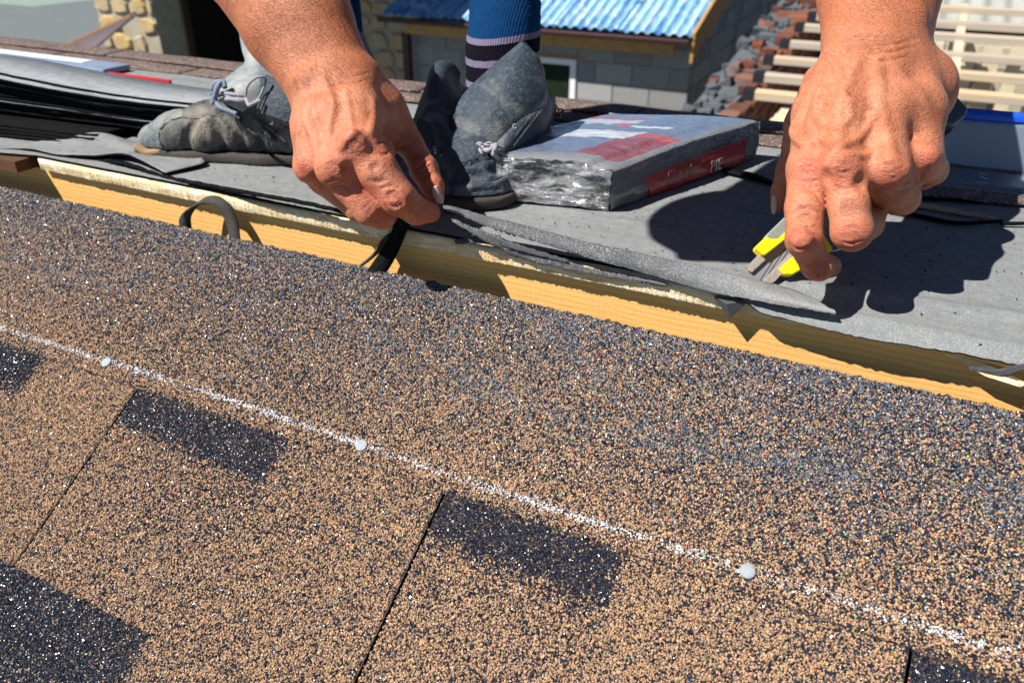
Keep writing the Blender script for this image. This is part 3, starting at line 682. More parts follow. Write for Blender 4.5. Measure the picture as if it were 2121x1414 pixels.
    arm = np.clip((150-py)/150, 0, 1)*.9; drk = splat(V, [f.hit(1665, 508)[0], f.hit(1750, 372)[0]], .004)*.5
    drk = np.maximum(drk, near_marks(V, f.marks, .0011)*.75)  # shade of the creases painted into the skin colour
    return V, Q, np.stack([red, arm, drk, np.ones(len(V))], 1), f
def left_hand():             # the hand at the left of the picture, pinching the strip
    K = 1.04; T = .64; P = lambda x, y, t: CAM+ray(x, y)*t*K
    f = Field([-.690, -.100, .0], [-.316, .145, .268], .0013)
    R_ = lambda r, t=T: pxr(r, t*K)
    pal = Field(f.lo, f.lo+f.h*(f.n-1), f.h)
    pal.chain([P(380, -330, .78), P(500, -90, .735), P(590, 60, .705), P(655, 165, .69)], [R_(110, .72), R_(100, .72), R_(82, .7), R_(68, .69)], .012)
    pal.chain([P(450, -330, .77), P(575, -90, .725), P(650, 40, .70), P(712, 160, .69)], [R_(90, .72), R_(88, .72), R_(76, .7), R_(64, .69)], .012)
    pal.ell(P(638, 168, .665), [R_(36), R_(30), R_(30)], None, .006)
    # metacarpals
    pal.chain([P(725, 175, .68), P(742, 240, .655), P(745, 302, .630)], [R_(60), R_(50), R_(41)], .011)
    pal.chain([P(690, 175, .68), P(690, 260, .65), P(694, 342, .630)], [R_(60), R_(50), R_(38)], .011)
    pal.chain([P(660, 180, .685), P(650, 260, .665), P(650, 342, .652)], [R_(52), R_(44), R_(36)], .011)
    pal.chain([P(648, 190, .695), P(642, 270, .69), P(640, 345, .685)], [R_(42), R_(36), R_(33)], .011)
    pal.ell(P(730, 300, .614), [R_(32), R_(18), R_(28)], None, .012); pal.ell(P(690, 352, .618), [R_(30), R_(18), R_(26)], None, .012)
    pal.ell(P(795, 306, .640), [R_(20), R_(15), R_(18)], None, .008); pal.ell(P(632, 352, .655), [R_(22), R_(22), R_(22)], None, .007)
    pal.chain([P(745, 180, .69), P(790, 230, .695), P(825, 275, .70)], [R_(62), R_(52), R_(38)], .011)   # web and thumb muscle
    pal.ell(P(750, 260, .69), [R_(85), R_(60), R_(85)], None, .010)
    fin = []
    def finger(pts, rad, k=.0035):
        g = Field(f.lo, f.lo+f.h*(f.n-1), f.h); g.chain(pts, [R_(r) for r in rad], k); fin.append(g); return g
    g = finger([P(752, 310, .632), P(782, 354, .628), P(826, 410, .632)], [46, 42, 37]); g.chain([P(826, 410, .632), P(862, 436, .650), P(892, 440, .666)], [R_(36), R_(30), R_(22)], .003)
    g.ell(P(818, 414, .6235), [R_(22), R_(14), R_(20)], None, .008); g.ell(P(790, 322, .640), [R_(28), R_(22), R_(24)], None, .006)
    g = finger([P(700, 350, .632), P(724, 384, .636), P(766, 434, .640)], [41, 35, 34]); g.chain([P(766, 434, .640), P(791, 446, .650), P(806, 436, .672)], [R_(33), R_(29), R_(25)], .003)
    g = finger([P(655, 348, .662), P(690, 390, .672), P(738, 434, .676)], [35, 27, 25]); g.chain([P(738, 434, .676), P(765, 436, .692)], [R_(24), R_(22)], .003)
    g = finger([P(640, 345, .688), P(665, 378, .698), P(705, 412, .704)], [30, 25, 22])
    g = finger([P(815, 250, .705), P(850, 300, .703), P(880, 352, .690)], [37, 30, 30]); g.chain([P(878, 352, .688), P(895, 385, .680), P(904, 408, .676)], [R_(33), R_(26), R_(18)], .003)
    g.ell(P(880, 348, .678), [R_(22), R_(14), R_(20)], None, .008)
    fd = fin[0].D
    for g in fin[1:]: fd = Field.smin(fd, g.D, .0009)
    f.D = Field.smin(pal.D, fd, .007)
    for v, r, sk in (([(672, 165), (685, 200), (690, 225), (684, 260), (682, 285), (692, 310)], .0021, .0012), ([(640, 200), (632, 245), (648, 285), (655, 320)], .0017, .0012), ([(738, 275), (720, 290), (705, 310)], .0018, .0012),
                     ([(655, 200), (650, 230), (665, 270), (668, 300)], .0014, .001), ([(770, 210), (772, 250), (765, 280)], .0026, .0028), ([(715, 190), (725, 240), (730, 285)], .0024, .0027), ([(625, 260), (622, 310), (628, 345)], .0024, .0026)):
        f.vein(v, r, sk, .0035)
    for c in ((722, 352), (775, 345), (658, 372)):
        h, t = f.hit(*c)
        if h is not None: f.ell(h-ray(*c)*.0045, [.0055]*3, None, .004, 'sub')
    for c, r in (([(762, 372), (785, 378), (800, 372)], .0009), ([(800, 405), (812, 398), (828, 404)], .0009), ([(797, 420), (804, 436), (820, 444), (836, 436)], .0011), ([(802, 412), (815, 408), (832, 416), (836, 428)], .0009),
                 ([(806, 425), (815, 430), (826, 428)], .0008), ([(786, 392), (806, 385), (830, 390)], .0006), ([(845, 415), (850, 428), (848, 445)], .0007), ([(765, 458), (782, 456), (800, 448)], .0009), ([(772, 466), (786, 465), (803, 458)], .0008),
                 ([(860, 352), (875, 340), (888, 332)], .0010), ([(862, 362), (876, 356), (892, 342)], .0007), ([(676, 378), (695, 372), (712, 376)], .0006), ([(684, 392), (704, 386), (722, 392)], .0006), ([(700, 402), (715, 408), (730, 404)], .0007),
                 ([(675, 140), (700, 155), (735, 158), (765, 150)], .0006), ([(665, 155), (695, 168), (730, 172), (768, 165)], .0006), ([(680, 128), (710, 142), (745, 142)], .0005), ([(690, 335), (700, 345), (716, 348)], .0006), ([(868, 372), (882, 366), (896, 356)], .0005),
                 ([(784, 300), (790, 292), (802, 294)], .0008), ([(786, 316), (797, 320), (808, 314)], .0008)):
        f.crease(c, r, .0014, 16)
    KN = [(735, 304, 1.0, 24), (690, 352, 1.2, 20), (818, 412, .95, 20), (885, 348, 1.2, 17), (862, 434, .6, 16), (768, 436, .9, 18), (695, 160, 1.3, 42), (783, 352, 1.0, 22)]
    for kx, ky, ang, hw in KN:
        for i_ in range(-3, 4):
            cx_ = kx+math.cos(ang)*i_*5.2; cy_ = ky+math.sin(ang)*i_*5.2; px_, py_ = -math.sin(ang), math.cos(ang); w_ = hw*(1-.09*abs(i_))*rng.uniform(.6, 1)
            f.crease([(cx_-px_*w_, cy_-py_*w_), (cx_+math.cos(ang)*2.5+rng.normal(0, 1.2), cy_+math.sin(ang)*2.5+rng.normal(0, 1.2)), (cx_+px_*w_, cy_+py_*w_)], .00042, .0009, 12)
    V, Q = f.net(); V = relax(V, Q, 2, .45)
    kn = [f.hit(x, y)[0] for x, y in ((730, 305), (795, 308), (690, 362), (630, 355), (815, 425), (786, 450), (880, 352), (900, 400), (890, 440), (750, 400))]
    red = splat(V, kn, .015); px, py = proj(V); arm = np.clip((190-py)/110, 0, 1)
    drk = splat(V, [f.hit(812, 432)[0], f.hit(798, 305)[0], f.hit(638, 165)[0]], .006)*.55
    drk = np.maximum(drk, near_marks(V, f.marks, .0011)*.75)  # crease lines darkened in the colour, as shade in the folds
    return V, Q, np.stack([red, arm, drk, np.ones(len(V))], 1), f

rV, rQ, rC, rF = right_hand_knife(); lV, lQ, lC, lF = left_hand()

# ------------------------------------------------------------------ the worker: one skin, with clothing
pers = empty('person', (-.33, .40, .0), 'person in worn boots squatting on the deck, cutting felt with both bare hands', 'person')
rw, re_, rs = P(1825, -50, .655), P(1812, -470, .77), np.array([-.10, .20, .66])
lw_, le_, ls = P(560, -50, .76), P(420, -300, .80), np.array([-.58, .16, .62])
body = Field([-1.05, -.25, .05], [.22, .86, .98], .0085)
hd = np.array([-.405, -.172, .546])
pel, chest = np.array([-.42, .66, .62]), np.array([-.36, .25, .66])
for a, b, ra, rb in ((rw+unit(re_-rw)*.02, re_, .040, .052), (re_, rs, .050, .062), (lw_+unit(le_-lw_)*.02, le_, .043, .054), (le_, ls, .052, .062), (rs, chest, .07, .10), (ls, chest, .07, .10),
                     (chest, pel, .13, .14), (chest, hd+np.array([.01, .09, .0]), .07, .055)): body.cone(a, b, ra, rb, .02)
LA, RA = np.array([-.545, .185, .10]), P(1045, 60, .83)     # ankles
LA = P(688, 30, .945); RA = P(1045, 30, .875)
LK, RK = LA+unit(UP+np.array([-.12, 0, 0]))*.38, RA+unit(UP+np.array([.12, 0, 0]))*.38
for A, K, s_ in ((LA, LK, -1), (RA, RK, 1)):
    hip = pel+np.array([.09*s_, 0, 0])
    body.cone(A, A+(K-A)*.35, .034, .050, .015); body.cone(A+(K-A)*.35, K, .052, .055, .015); body.cone(K, hip, .062, .085, .02)
body.ell(hd, [.074, .088, .10], ([1, 0, 0], unit([0, 1, .5]), unit([0, -.5, 1])), .01)
fz = unit([0.02, -.75, -.66])      # the face looks down at the cut
side = np.array([1, 0, 0.]); fu = unit(np.cross(side, fz))
body.ell(hd+fz*.092-fu*.012, [.013, .02, .026], (side, fz, fu), .008); body.ell(hd+fz*.075-fu*.065, [.03, .025, .018], (side, fz, fu), .015)
for q in (-1, 1):
    body.ell(hd+fz*.088+side*.032*q+fu*.012, [.014, .012, .008], (side, fz, fu), .006, 'sub'); body.ell(hd+side*.08*q, [.01, .018, .03], (side, fz, fu), .004)
bV, bQ = body.net(); bV = relax(bV, bQ, 3, .5)
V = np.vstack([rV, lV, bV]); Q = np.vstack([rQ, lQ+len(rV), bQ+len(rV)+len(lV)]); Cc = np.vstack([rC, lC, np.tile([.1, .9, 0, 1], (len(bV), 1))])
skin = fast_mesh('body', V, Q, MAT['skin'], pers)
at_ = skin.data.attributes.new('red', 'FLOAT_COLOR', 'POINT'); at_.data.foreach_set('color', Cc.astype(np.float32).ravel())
# clothing, all beyond the picture's upper edge but casting its shade on the deck
cl = Field([-1.0, -.2, .05], [.25, 1.0, 1.0], .010)
for a, b, ra, rb in ((re_*.3+rs*.7, rs, .072, .082), (le_*.3+ls*.7, ls, .072, .082), (rs, chest, .085, .12), (ls, chest, .085, .12), (chest, pel, .148, .158)): cl.cone(a, b, ra, rb, .03)
sV, sQ = cl.net(); fast_mesh('shirt', relax(sV, sQ, 3), sQ, m_knit('shirt_cloth', (.05, .07, .12)), pers)
cl = Field([-1.0, -.2, .05], [.25, 1.0, 1.0], .010)
for s_, K in ((-1, LK), (1, RK)): cl.cone(pel+np.array([.09*s_, 0, 0]), K*.75+(pel+np.array([.09*s_, 0, 0]))*.25, .105, .085, .03)
cl.cone(pel+np.array([-.05, 0, 0]), pel+np.array([.05, 0, 0]), .165, .165, .03)
sV, sQ = cl.net(); fast_mesh('shorts', relax(sV, sQ, 3), sQ, m_knit('shorts_cloth', (.10, .10, .09)), pers)
cl = Field(hd-.16, hd+.16, .006); cl.ell(hd-fz*.010+fu*.010, [.079, .091, .098], (side, fz, fu), .0); cl.ell(hd+fz*.10-fu*.03, [.075, .075, .085], (side, fz, fu), .01, 'sub')
sV, sQ = cl.net(); fast_mesh('hair', relax(sV, sQ, 1), sQ, m_plain('hair', (.05, .035, .025), .7, .4, 200, 0, .003), pers)

# fingernails set on the skin
nailm = m_plain('fingernail', (.62, .40, .31), .25, .12, 200, 0, .0001, .6)
def nail(fld, cpx, long_px, wid, nrm, lift=.0006):
    h, t = fld.hit(*cpx); lx = P(cpx[0]+long_px[0], cpx[1]+long_px[1], t)-P(cpx[0], cpx[1], t); nrm = unit(nrm); ax = lx-nrm*(lx@nrm); L = np.linalg.norm(lx); ax = unit(ax); wx = np.cross(ax, nrm); n_ = 11; V = []
    for j in range(n_):
        for i in range(n_):
            a, b = i/(n_-1)*2-1, j/(n_-1)*2-1; r_ = (1-abs(b)**3.2*.55) if b > 0 else (1-abs(b)**2.5*.45)
            V.append(h+nrm*(lift+.0012-.0026*(a*r_)**2-.0008*b*b)+ax*L*b+wx*wid*a*r_)
    F = [(j*n_+i, j*n_+i+1, (j+1)*n_+i+1, (j+1)*n_+i) for j in range(n_-1) for i in range(n_-1)]
    o = fast_mesh('fingernail', V, F, nailm, pers); s_ = o.modifiers.new('solid', 'SOLIDIFY'); s_.thickness = .0007; s_.offset = 0
nail(lF, (907, 404), (9, 17), .0042, -unit(ray(906, 404))+RT*.55+UP*.1)
nail(rF, (1603, 424), (-4, 19), .0030, -unit(ray(1600, 420))*.55-RT)
# fine hairs on forearms and hand backs
def hairs(fld, n_, region, dirpx, ln=(.004, .010)):
    V = []; F = []; g = np.random.default_rng(5)
    for _ in range(n_):
        x = g.uniform(region[0], region[2]); y = g.uniform(region[1], region[3]); h, t = fld.hit(x, y)
        if h is None: continue
        d = np.array(dirpx, float)+g.normal(0, 14, 2); h2, t2 = fld.hit(x+d[0]*.4, y+d[1]*.4)
        if h2 is None: continue
        e = .0004; gr = np.array([(fld.sample(h+np.eye(3)[k]*fld.h)-fld.sample(h-np.eye(3)[k]*fld.h))[0] for k in range(3)]); gr = unit(gr)
        L = g.uniform(*ln); dd = unit(h2-h); a = h; b = h+dd*L*.55+gr*L*.22; c = h+dd*L+gr*L*.16+g.normal(0, L*.08, 3)
        r_ = .00006; sd = unit(np.cross(dd, gr)); k = len(V)
        for p, w_ in ((a, 1), (b, .8), (c, .25)): V += [p+sd*r_*w_, p-sd*r_*w_*.5+gr*r_*w_, p-sd*r_*w_*.5-gr*r_*w_]
        for q in (0, 3):
            for m_ in range(3): F.append((k+q+m_, k+q+(m_+1) % 3, k+q+3+(m_+1) % 3, k+q+3+m_))
    return V, F
hV, hF = hairs(lF, 2600, (440, -20, 800, 215), (22, 34)); h2V, h2F = hairs(rF, 1100, (1640, -20, 1960, 330), (8, 26), (.003, .007)); k = len(hV)
ho = fast_mesh('body_hair', hV+h2V, hF+[tuple(a+k for a in q) for q in h2F], m_plain('body_hair', (.22, .10, .04), .4, .3, 50), pers); ho['kind'] = 'stuff'
#PART3

# ------------------------------------------------------------------ the knife
kt = onY(1540, 592, .004); kb = P(1990, 242, .665); kax = unit(kb-kt); kn_ = unit(np.cross(np.cross(kax, ray(1750, 420)), kax)); kn_ = kn_ if kn_@ray(1750, 420) < 0 else -kn_
kW = unit(np.cross(kax, kn_)); kW = kW if kW@RT > 0 else -kW
def onK(x, y, lift=0.0): r = ray(x, y); return CAM+r*((((kt+kn_*lift)-CAM)@kn_)/(r@kn_))
def kprism(name, poly, lo_, hi_, m, parent, bevel=.0006):
    a = [onK(x, y)+kn_*lo_ for x, y in poly]; b = [onK(x, y)+kn_*hi_ for x, y in poly]; k = len(poly)
    o = mesh(name, a+b, [tuple(range(k)), tuple(range(2*k-1, k-1, -1))]+[(i, i+k, (i+1) % k+k, (i+1) % k) for i in range(k)], m, parent)
    bm = bmesh.new(); bm.from_mesh(o.data); bmesh.ops.recalc_face_normals(bm, faces=bm.faces); bm.to_mesh(o.data); bm.free()
    if bevel: q = o.modifiers.new('bevel', 'BEVEL'); q.width = bevel; q.segments = 3; q.limit_method = 'ANGLE'
    return o
kn = empty('utility_knife', kt, 'yellow and grey snap blade utility knife gripped in the right of the two hands', 'knife')
myel = m_plain('yellow_plastic', (.86, .66, .012), .32, .06, 40, 0, .0002); mgry = m_plain('grey_rubber', (.22, .24, .23), .6, .12, 60)
mdk = m_plain('dark_plastic', (.025, .04, .055), .35, .3, 40); mrail = m_plain('dirty_rail', (.36, .31, .27), .55, .6, 260, .35, .0012)
mblade = m_plain('blade_steel', (.30, .31, .33), .45, .12, 300, .35, .0002)
kprism('blade', [(1522, 578), (1592, 505), (1700, 395), (1745, 440), (1640, 548), (1582, 602), (1555, 604)], -.0006, .0, mblade, kn, 0)
kprism('handle', [(1600, 480), (1650, 432), (1960, 185), (1995, 240), (1975, 272), (1700, 480), (1655, 520)], -.010, -.002, mdk, kn, .002)
kprism('grip', [(1580, 497), (1583, 490), (1650, 425), (1760, 335), (1790, 360), (1650, 470), (1612, 497), (1596, 502)], -.002, .0055, mgry, kn, .0015)
kprism('jaw', [(1560, 519), (1562, 513), (1580, 496), (1592, 500), (1606, 499), (1622, 484), (1700, 412), (1722, 425), (1660, 470), (1578, 534), (1573, 533)], -.002, .0068, myel, kn, .0012)
kprism('jaw', [(1611, 562), (1614, 555), (1650, 525), (1700, 490), (1720, 520), (1655, 562), (1636, 573), (1620, 573)], -.002, .0058, myel, kn, .0014)
kprism('rail', [(1544, 553), (1571, 530), (1584, 540), (1555, 567), (1549, 563)], -.002, .0030, mrail, kn, .0006)
kprism('rail', [(1580, 582), (1650, 512), (1700, 470), (1712, 485), (1650, 535), (1603, 585), (1584, 596)], -.002, .0022, mrail, kn, .0006)
kprism('end_cap', [(1945, 205), (1975, 205), (1999, 232), (1992, 248), (1966, 268), (1940, 262)], -.009, .006, m_plain('blue_grey_cap', (.05, .075, .10), .35, .3, 40), kn, .003)
kprism('slider', [(1655, 500), (1690, 470), (1700, 482), (1666, 511)], -.0005, .0042, mdk, kn, .001)
for i_ in range(3): kprism('score_line', [(1566+26*i_, 592-26*i_), (1600+26*i_, 540-26*i_), (1601+26*i_, 541-26*i_), (1567+26*i_, 593-26*i_)], 0, .0002, mdk, kn, 0)
kprism('lock_button', [(1870, 300), (1900, 276), (1915, 296), (1884, 320)], -.002, .006, myel, kn, .001)

# ------------------------------------------------------------------ boots
mlea = m_leather('boot_leather', (.010, .014, .020), (.04, .05, .062), (.22, .20, .16), .45)
mleb = m_leather('boot_leather_dark', (.010, .018, .030), (.035, .055, .08), (.17, .18, .18), .25)
mlight = m_leather('dusty_leather', (.07, .12, .16), (.20, .27, .31), (.44, .42, .36), .7)
msole = m_plain('boot_sole', (.045, .038, .032), .8, .5, 90, 0, .002); mwelt = m_plain('welt', (.30, .19, .10), .75, .4, 120, 0, .001)
mlace = m_knit('lace', (.36, .36, .42), 2000, .0004); mlaceb = m_knit('blue_grey_lace', (.22, .27, .38), 2000, .0004)
def carve(f, pts, r=.0012, k=.0018): f.crease(pts, r, k, 24)
def wrinkle(V, f, amp, freq, seed=1):
    g = np.stack([f.sample(V+np.eye(3)[k]*f.h)-f.sample(V-np.eye(3)[k]*f.h) for k in range(3)], 1); g /= np.linalg.norm(g, axis=1)[:, None]+1e-9
    r = np.random.default_rng(seed); o = np.zeros(len(V)); wv = V+.012*np.sin(V[:, [1, 2, 0]]*freq*.5+r.uniform(0, 6, 3))
    for j in range(5):
        k = unit(r.normal(size=3)*np.array([1.3, .8, .7]))*freq*(1+.7*j); o -= (1-np.abs(np.sin(wv@k+r.uniform(0, 6))))**3/(1+.6*j)*np.clip(.4+np.sin(V@(k[::-1]*.23)+j), 0, 1)
    return V+g*(o*amp)[:, None]
# left boot in the picture: side view, toe to the left
P0 = P
def P(x, y, t): return P0(x, y, t*.968)
b1 = empty('work_boot', P(450, 330, .92), 'dusty worn work boot pointing left with split toe and frayed laces', 'boot', 'worn boots on the deck')
f = Field([-.86, .01, -.004], [-.36, .36, .26], .0022)
q = lambda x, y, t, r: (P(x, y, t), pxr(r, t))
def ch(f, L, k=.012, mode='add', flat=None): f.chain([a for a, _ in L], [b for _, b in L], k, mode, flat)
ch(f, [q(322, 292, .955, 34), q(370, 280, .95, 44), q(440, 268, .94, 52), q(510, 252, .935, 60), q(570, 232, .93, 66)])
ch(f, [q(340, 300, .99, 30), q(420, 290, .985, 40), q(520, 270, .98, 50)])
ch(f, [q(570, 255, .93, 66), q(680, 262, .93, 62), q(765, 265, .935, 55)])
ch(f, [q(560, 215, .935, 60), q(610, 160, .935, 62), q(650, 100, .94, 62)])
ch(f, [q(640, 200, .935, 66), q(735, 180, .94, 58), q(700, 110, .94, 62)])
ch(f, [q(500, 205, .935, 36), q(540, 170, .935, 42)])
f.plane([0, 0, .012], [0, 0, -1], .003)
# folds of the vamp
for pts, r in (([(395, 320), (385, 285), (400, 255)], .0016), ([(470, 325), (455, 285), (440, 250)], .002), ([(505, 320), (495, 280), (470, 245), (450, 232)], .0035), ([(545, 315), (535, 280), (505, 240), (488, 225)], .003), ([(590, 300), (560, 262), (520, 232)], .003)):
    f.crease(pts, r*.75, .007, 26)
for pts, r in (([(337, 308), (329, 285), (334, 266), (352, 250), (378, 244)], .0016), ([(378, 244), (410, 246), (430, 238), (450, 243)], .0009), ([(540, 210), (575, 195), (600, 188)], .0009), ([(535, 215), (533, 235), (545, 248), (575, 256), (605, 268)], .0014),
               ([(490, 232), (505, 256), (510, 262)], .0012), ([(548, 286), (558, 296), (556, 312)], .0010), ([(560, 172), (563, 176)], .0016), ([(585, 218), (588, 222)], .0014)):
    f.crease(pts, r, .0015, 24)
seam1 = [f.line_on(p_, 20, -.0003) for p_ in ([(339, 308), (330, 285), (335, 266), (353, 250), (378, 244)], [(535, 215), (533, 235), (545, 248), (575, 256), (603, 268)], [(540, 210), (575, 195), (600, 188)], [(378, 244), (410, 246), (430, 238), (450, 243)])]
V_, Q_ = f.net(); V_ = wrinkle(relax(V_, Q_, 2), f, .0022, 70); qx, qy = proj(V_)
bx = np.interp(qy, [244, 250, 266, 285, 310, 332], [378, 353, 335, 330, 339, 346]); isc = (qx < bx) & (V_[:, 0] < -.70); fc = isc[Q_].all(1)
def part_of(nm, V, Q, m, par):
    u_, inv = np.unique(Q, return_inverse=True); return fast_mesh(nm, V[u_], inv.reshape(Q.shape), m, par)
part_of('upper', V_, Q_[~fc], mlea, b1); part_of('toe_cap', V_, Q_[fc], m_leather('toe_cap_leather', (.05, .085, .11), (.12, .17, .20), (.38, .34, .26), .5), b1)
for p_ in seam1:
    if len(p_) > 4: tube('seam', p_, .0013 if p_ is seam1[0] else .0007, mdk, b1, 40, 6)
so = Field([-.86, .01, -.006], [-.36, .36, .04], .0024)
ch(so, [q(326, 318, .965, 42), q(420, 318, .96, 52), q(560, 325, .95, 56), q(765, 330, .945, 52)]); ch(so, [q(420, 318, .985, 48), q(760, 320, .97, 50)]); so.plane([0, 0, .0125], [0, 0, 1], .001); so.plane([0, 0, .001], [0, 0, -1], .001)
V_, Q_ = so.net(); fast_mesh('sole', relax(V_, Q_, 1), Q_, msole, b1)
w_ = [P(x, y-4, .945) for x, y in ((290, 310), (310, 322), (340, 322), (370, 330), (400, 336), (440, 342), (480, 344))]
loft('welt', [[p+np.array([0, .004, .004]) for p in w_], [p+np.array([-.002, -.006, .003]) for p in w_], [p+np.array([0, -.002, -.004]) for p in w_]], 60, 6, .002, mwelt, b1, .0008, 150)
# tongue and open shaft, light blue dusty leather
loft('tongue', [[P(497, 60, .945), P(500, 100, .935), P(508, 128, .92), P(490, 145, .91), P(462, 165, .90), P(442, 192, .90)],
                [P(520, 40, .93), P(525, 95, .915), P(530, 135, .90), P(520, 165, .885), P(498, 185, .880), P(470, 215, .885)],
                [P(560, 60, .93), P(565, 100, .92), P(568, 140, .905), P(565, 175, .89), P(545, 205, .885), P(500, 232, .885)]], 40, 24, .003, mlight, b1, .0012, 60)
loft('quarter', [[P(545, 165, .885), P(560, 160, .875), P(600, 190, .865), P(640, 220, .87)], [P(540, 205, .882), P(560, 205, .868), P(600, 222, .862), P(640, 250, .865)], [P(535, 235, .884), P(560, 240, .870), P(600, 255, .866), P(640, 270, .87)]], 30, 16, .003, mleb, b1, .0006, 60)
for pts, r, mm in (([(450, 192, .885), (470, 194, .875), (495, 197, .872), (508, 199, .874)], .0022, mlace), ([(457, 208, .885), (475, 205, .875), (495, 208, .870), (512, 211, .874)], .0026, mlace),
                   ([(440, 185, .89), (448, 172, .88), (462, 170, .876), (466, 182, .875)], .0030, mlaceb), ([(440, 212, .885), (446, 198, .875), (450, 182, .872), (458, 172, .875)], .0032, mlaceb),
                   ([(446, 210, .88), (456, 222, .872), (470, 228, .870), (490, 236, .868)], .0022, mlaceb), ([(508, 212, .872), (512, 180, .862), (530, 162, .855), (550, 162, .860), (545, 185, .862), (535, 205, .865), (520, 216, .868)], .0013, mlace),
                   ([(510, 205, .868), (516, 218, .862), (526, 214, .862), (540, 208, .862)], .0022, mlace), ([(450, 205, .88), (442, 210, .876), (438, 218, .875)], .001, mlaceb), ([(450, 196, .88), (441, 193, .876), (434, 197, .875)], .001, mlaceb)):
    tube('lace', [P(*p) for p in pts], r, mm, b1, 30, 6)
P = P0
# right boot in the picture: seen from the toe, tongue and flaps standing open
b2 = empty('work_boot', P(975, 430, .78), 'unlaced dark blue work boot facing the camera with its tongue standing up', 'boot', 'worn boots on the deck')
f = Field([-.47, .0, -.004], [-.21, .42, .20], .0020)
ch(f, [q(965, 382, .80, 66), q(985, 360, .815, 80), q(990, 325, .85, 92)], .02); ch(f, [q(915, 372, .82, 42), q(1040, 372, .82, 42), ], .02)
ch(f, [q(960, 398, .79, 56), q(1010, 395, .79, 52)], .02)
ch(f, [q(995, 320, .87, 90), q(1010, 290, .93, 88), q(1020, 250, .98, 80)], .02); ch(f, [q(1000, 330, .93, 88), q(1010, 320, .99, 84)], .02)
ch(f, [q(1010, 300, .90, 70), q(1025, 250, .92, 52)], .02)
f.plane([0, 0, .012], [0, 0, -1], .003)
for pts, r in (([(900, 388), (940, 396), (990, 398), (1040, 390), (1072, 375)], .0012), ([(935, 405), (937, 375), (950, 350), (975, 338)], .0014), ([(895, 330), (930, 345), (975, 338), (1010, 335), (1060, 315)], .0012),
               ([(975, 338), (1020, 325), (1045, 300)], .0014), ([(985, 370), (1020, 372), (1045, 362)], .0008), ([(1050, 305), (1075, 335)], .0008), ([(1060, 295), (1088, 325)], .0008)):
    f.crease(pts, r, .002, 26)
for pts, r in (([(905, 350), (940, 365), (1000, 362)], .003), ([(1020, 350), (1055, 345), (1080, 320)], .003), ([(880, 330), (900, 300), (915, 290)], .003)): f.crease(pts, r, .008, 20)
for p_ in ([(932, 404), (936, 375), (950, 350), (975, 338), (1020, 325), (1048, 300)], [(985, 371), (1020, 373), (1045, 363)], [(1050, 305), (1078, 338)], [(885, 345), (905, 350), (930, 345), (975, 338)]):
    p_ = f.line_on(p_, 24, -.0002)
    if len(p_) > 4: tube('seam', p_, .0007, mdk, b2, 40, 6)
V_, Q_ = f.net(); fast_mesh('upper', wrinkle(relax(V_, Q_, 2), f, .0020, 75, 3), Q_, mleb, b2)
so = Field([-.47, .0, -.006], [-.21, .42, .04], .0022)
ch(so, [q(950, 405, .785, 66), q(990, 395, .82, 84), q(1000, 350, .95, 80), q(1005, 330, 1.02, 74)]); ch(so, [q(1010, 402, .79, 60), q(1010, 390, .85, 70)]); so.plane([0, 0, .0125], [0, 0, 1], .001); so.plane([0, 0, .001], [0, 0, -1], .001)
V_, Q_ = so.net(); fast_mesh('sole', relax(V_, Q_, 1), Q_, msole, b2)
loft('tongue', [[P(950, 300, .815), P(956, 215, .815), P(1018, 148, .825), P(1078, 98, .835)],
                [P(975, 310, .795), P(990, 235, .79), P(1045, 160, .80), P(1085, 96, .83)],
                [P(1010, 315, .79), P(1030, 250, .785), P(1085, 180, .80), P(1100, 112, .83)],
                [P(1030, 320, .80), P(1070, 270, .80), P(1122, 205, .815), P(1112, 125, .835)],
                [P(1045, 325, .82), P(1095, 285, .83), P(1126, 222, .835), P(1122, 150, .845)]], 44, 36, .0035, m_leather('tongue_leather', (.012, .024, .040), (.045, .07, .095), (.22, .23, .215), .4), b2, .0012, 50, rim=mwelt)
mflap = mleb
loft('flap', [[P(862, 252, .87), P(880, 200, .88), P(902, 140, .89), P(932, 130, .90), P(950, 150, .91)], [P(868, 270, .84), P(884, 215, .845), P(900, 165, .86), P(925, 150, .885), P(948, 180, .91)],
              [P(885, 290, .82), P(893, 250, .82), P(905, 225, .835), P(930, 215, .865), P(955, 225, .90)], [P(930, 320, .80), P(925, 290, .80), P(920, 262, .82), P(935, 250, .85), P(960, 260, .88)], [P(985, 335, .79), P(960, 310, .79), P(940, 290, .81), P(950, 280, .84), P(975, 290, .87)]], 40, 30, .0035, mflap, b2, .001, 60)
loft('flap', [[P(1012, 330, .79), P(1028, 292, .79), P(1060, 250, .80), P(1095, 210, .815), P(1125, 193, .83), P(1145, 202, .845)],
              [P(1022, 335, .79), P(1045, 305, .785), P(1080, 262, .795), P(1115, 232, .81), P(1135, 225, .83), P(1145, 222, .85)],
              [P(1040, 338, .80), P(1065, 312, .80), P(1100, 280, .81), P(1122, 262, .825), P(1132, 255, .845), P(1138, 250, .865)],
              [P(1060, 340, .83), P(1085, 320, .83), P(1108, 300, .84), P(1120, 285, .85), P(1126, 275, .865), P(1130, 270, .88)]], 44, 26, .0038, mflap, b2, .0008, 60, rim=mlight)
loft('heel_counter', [[P(940, 150, .91), P(955, 180, .97), P(1010, 200, 1.0), P(1090, 190, .97), P(1140, 200, .86)], [P(950, 220, .91), P(960, 240, .97), P(1010, 255, 1.0), P(1090, 245, .97), P(1135, 245, .87)]], 40, 8, .0035, mflap, b2, .001, 60)
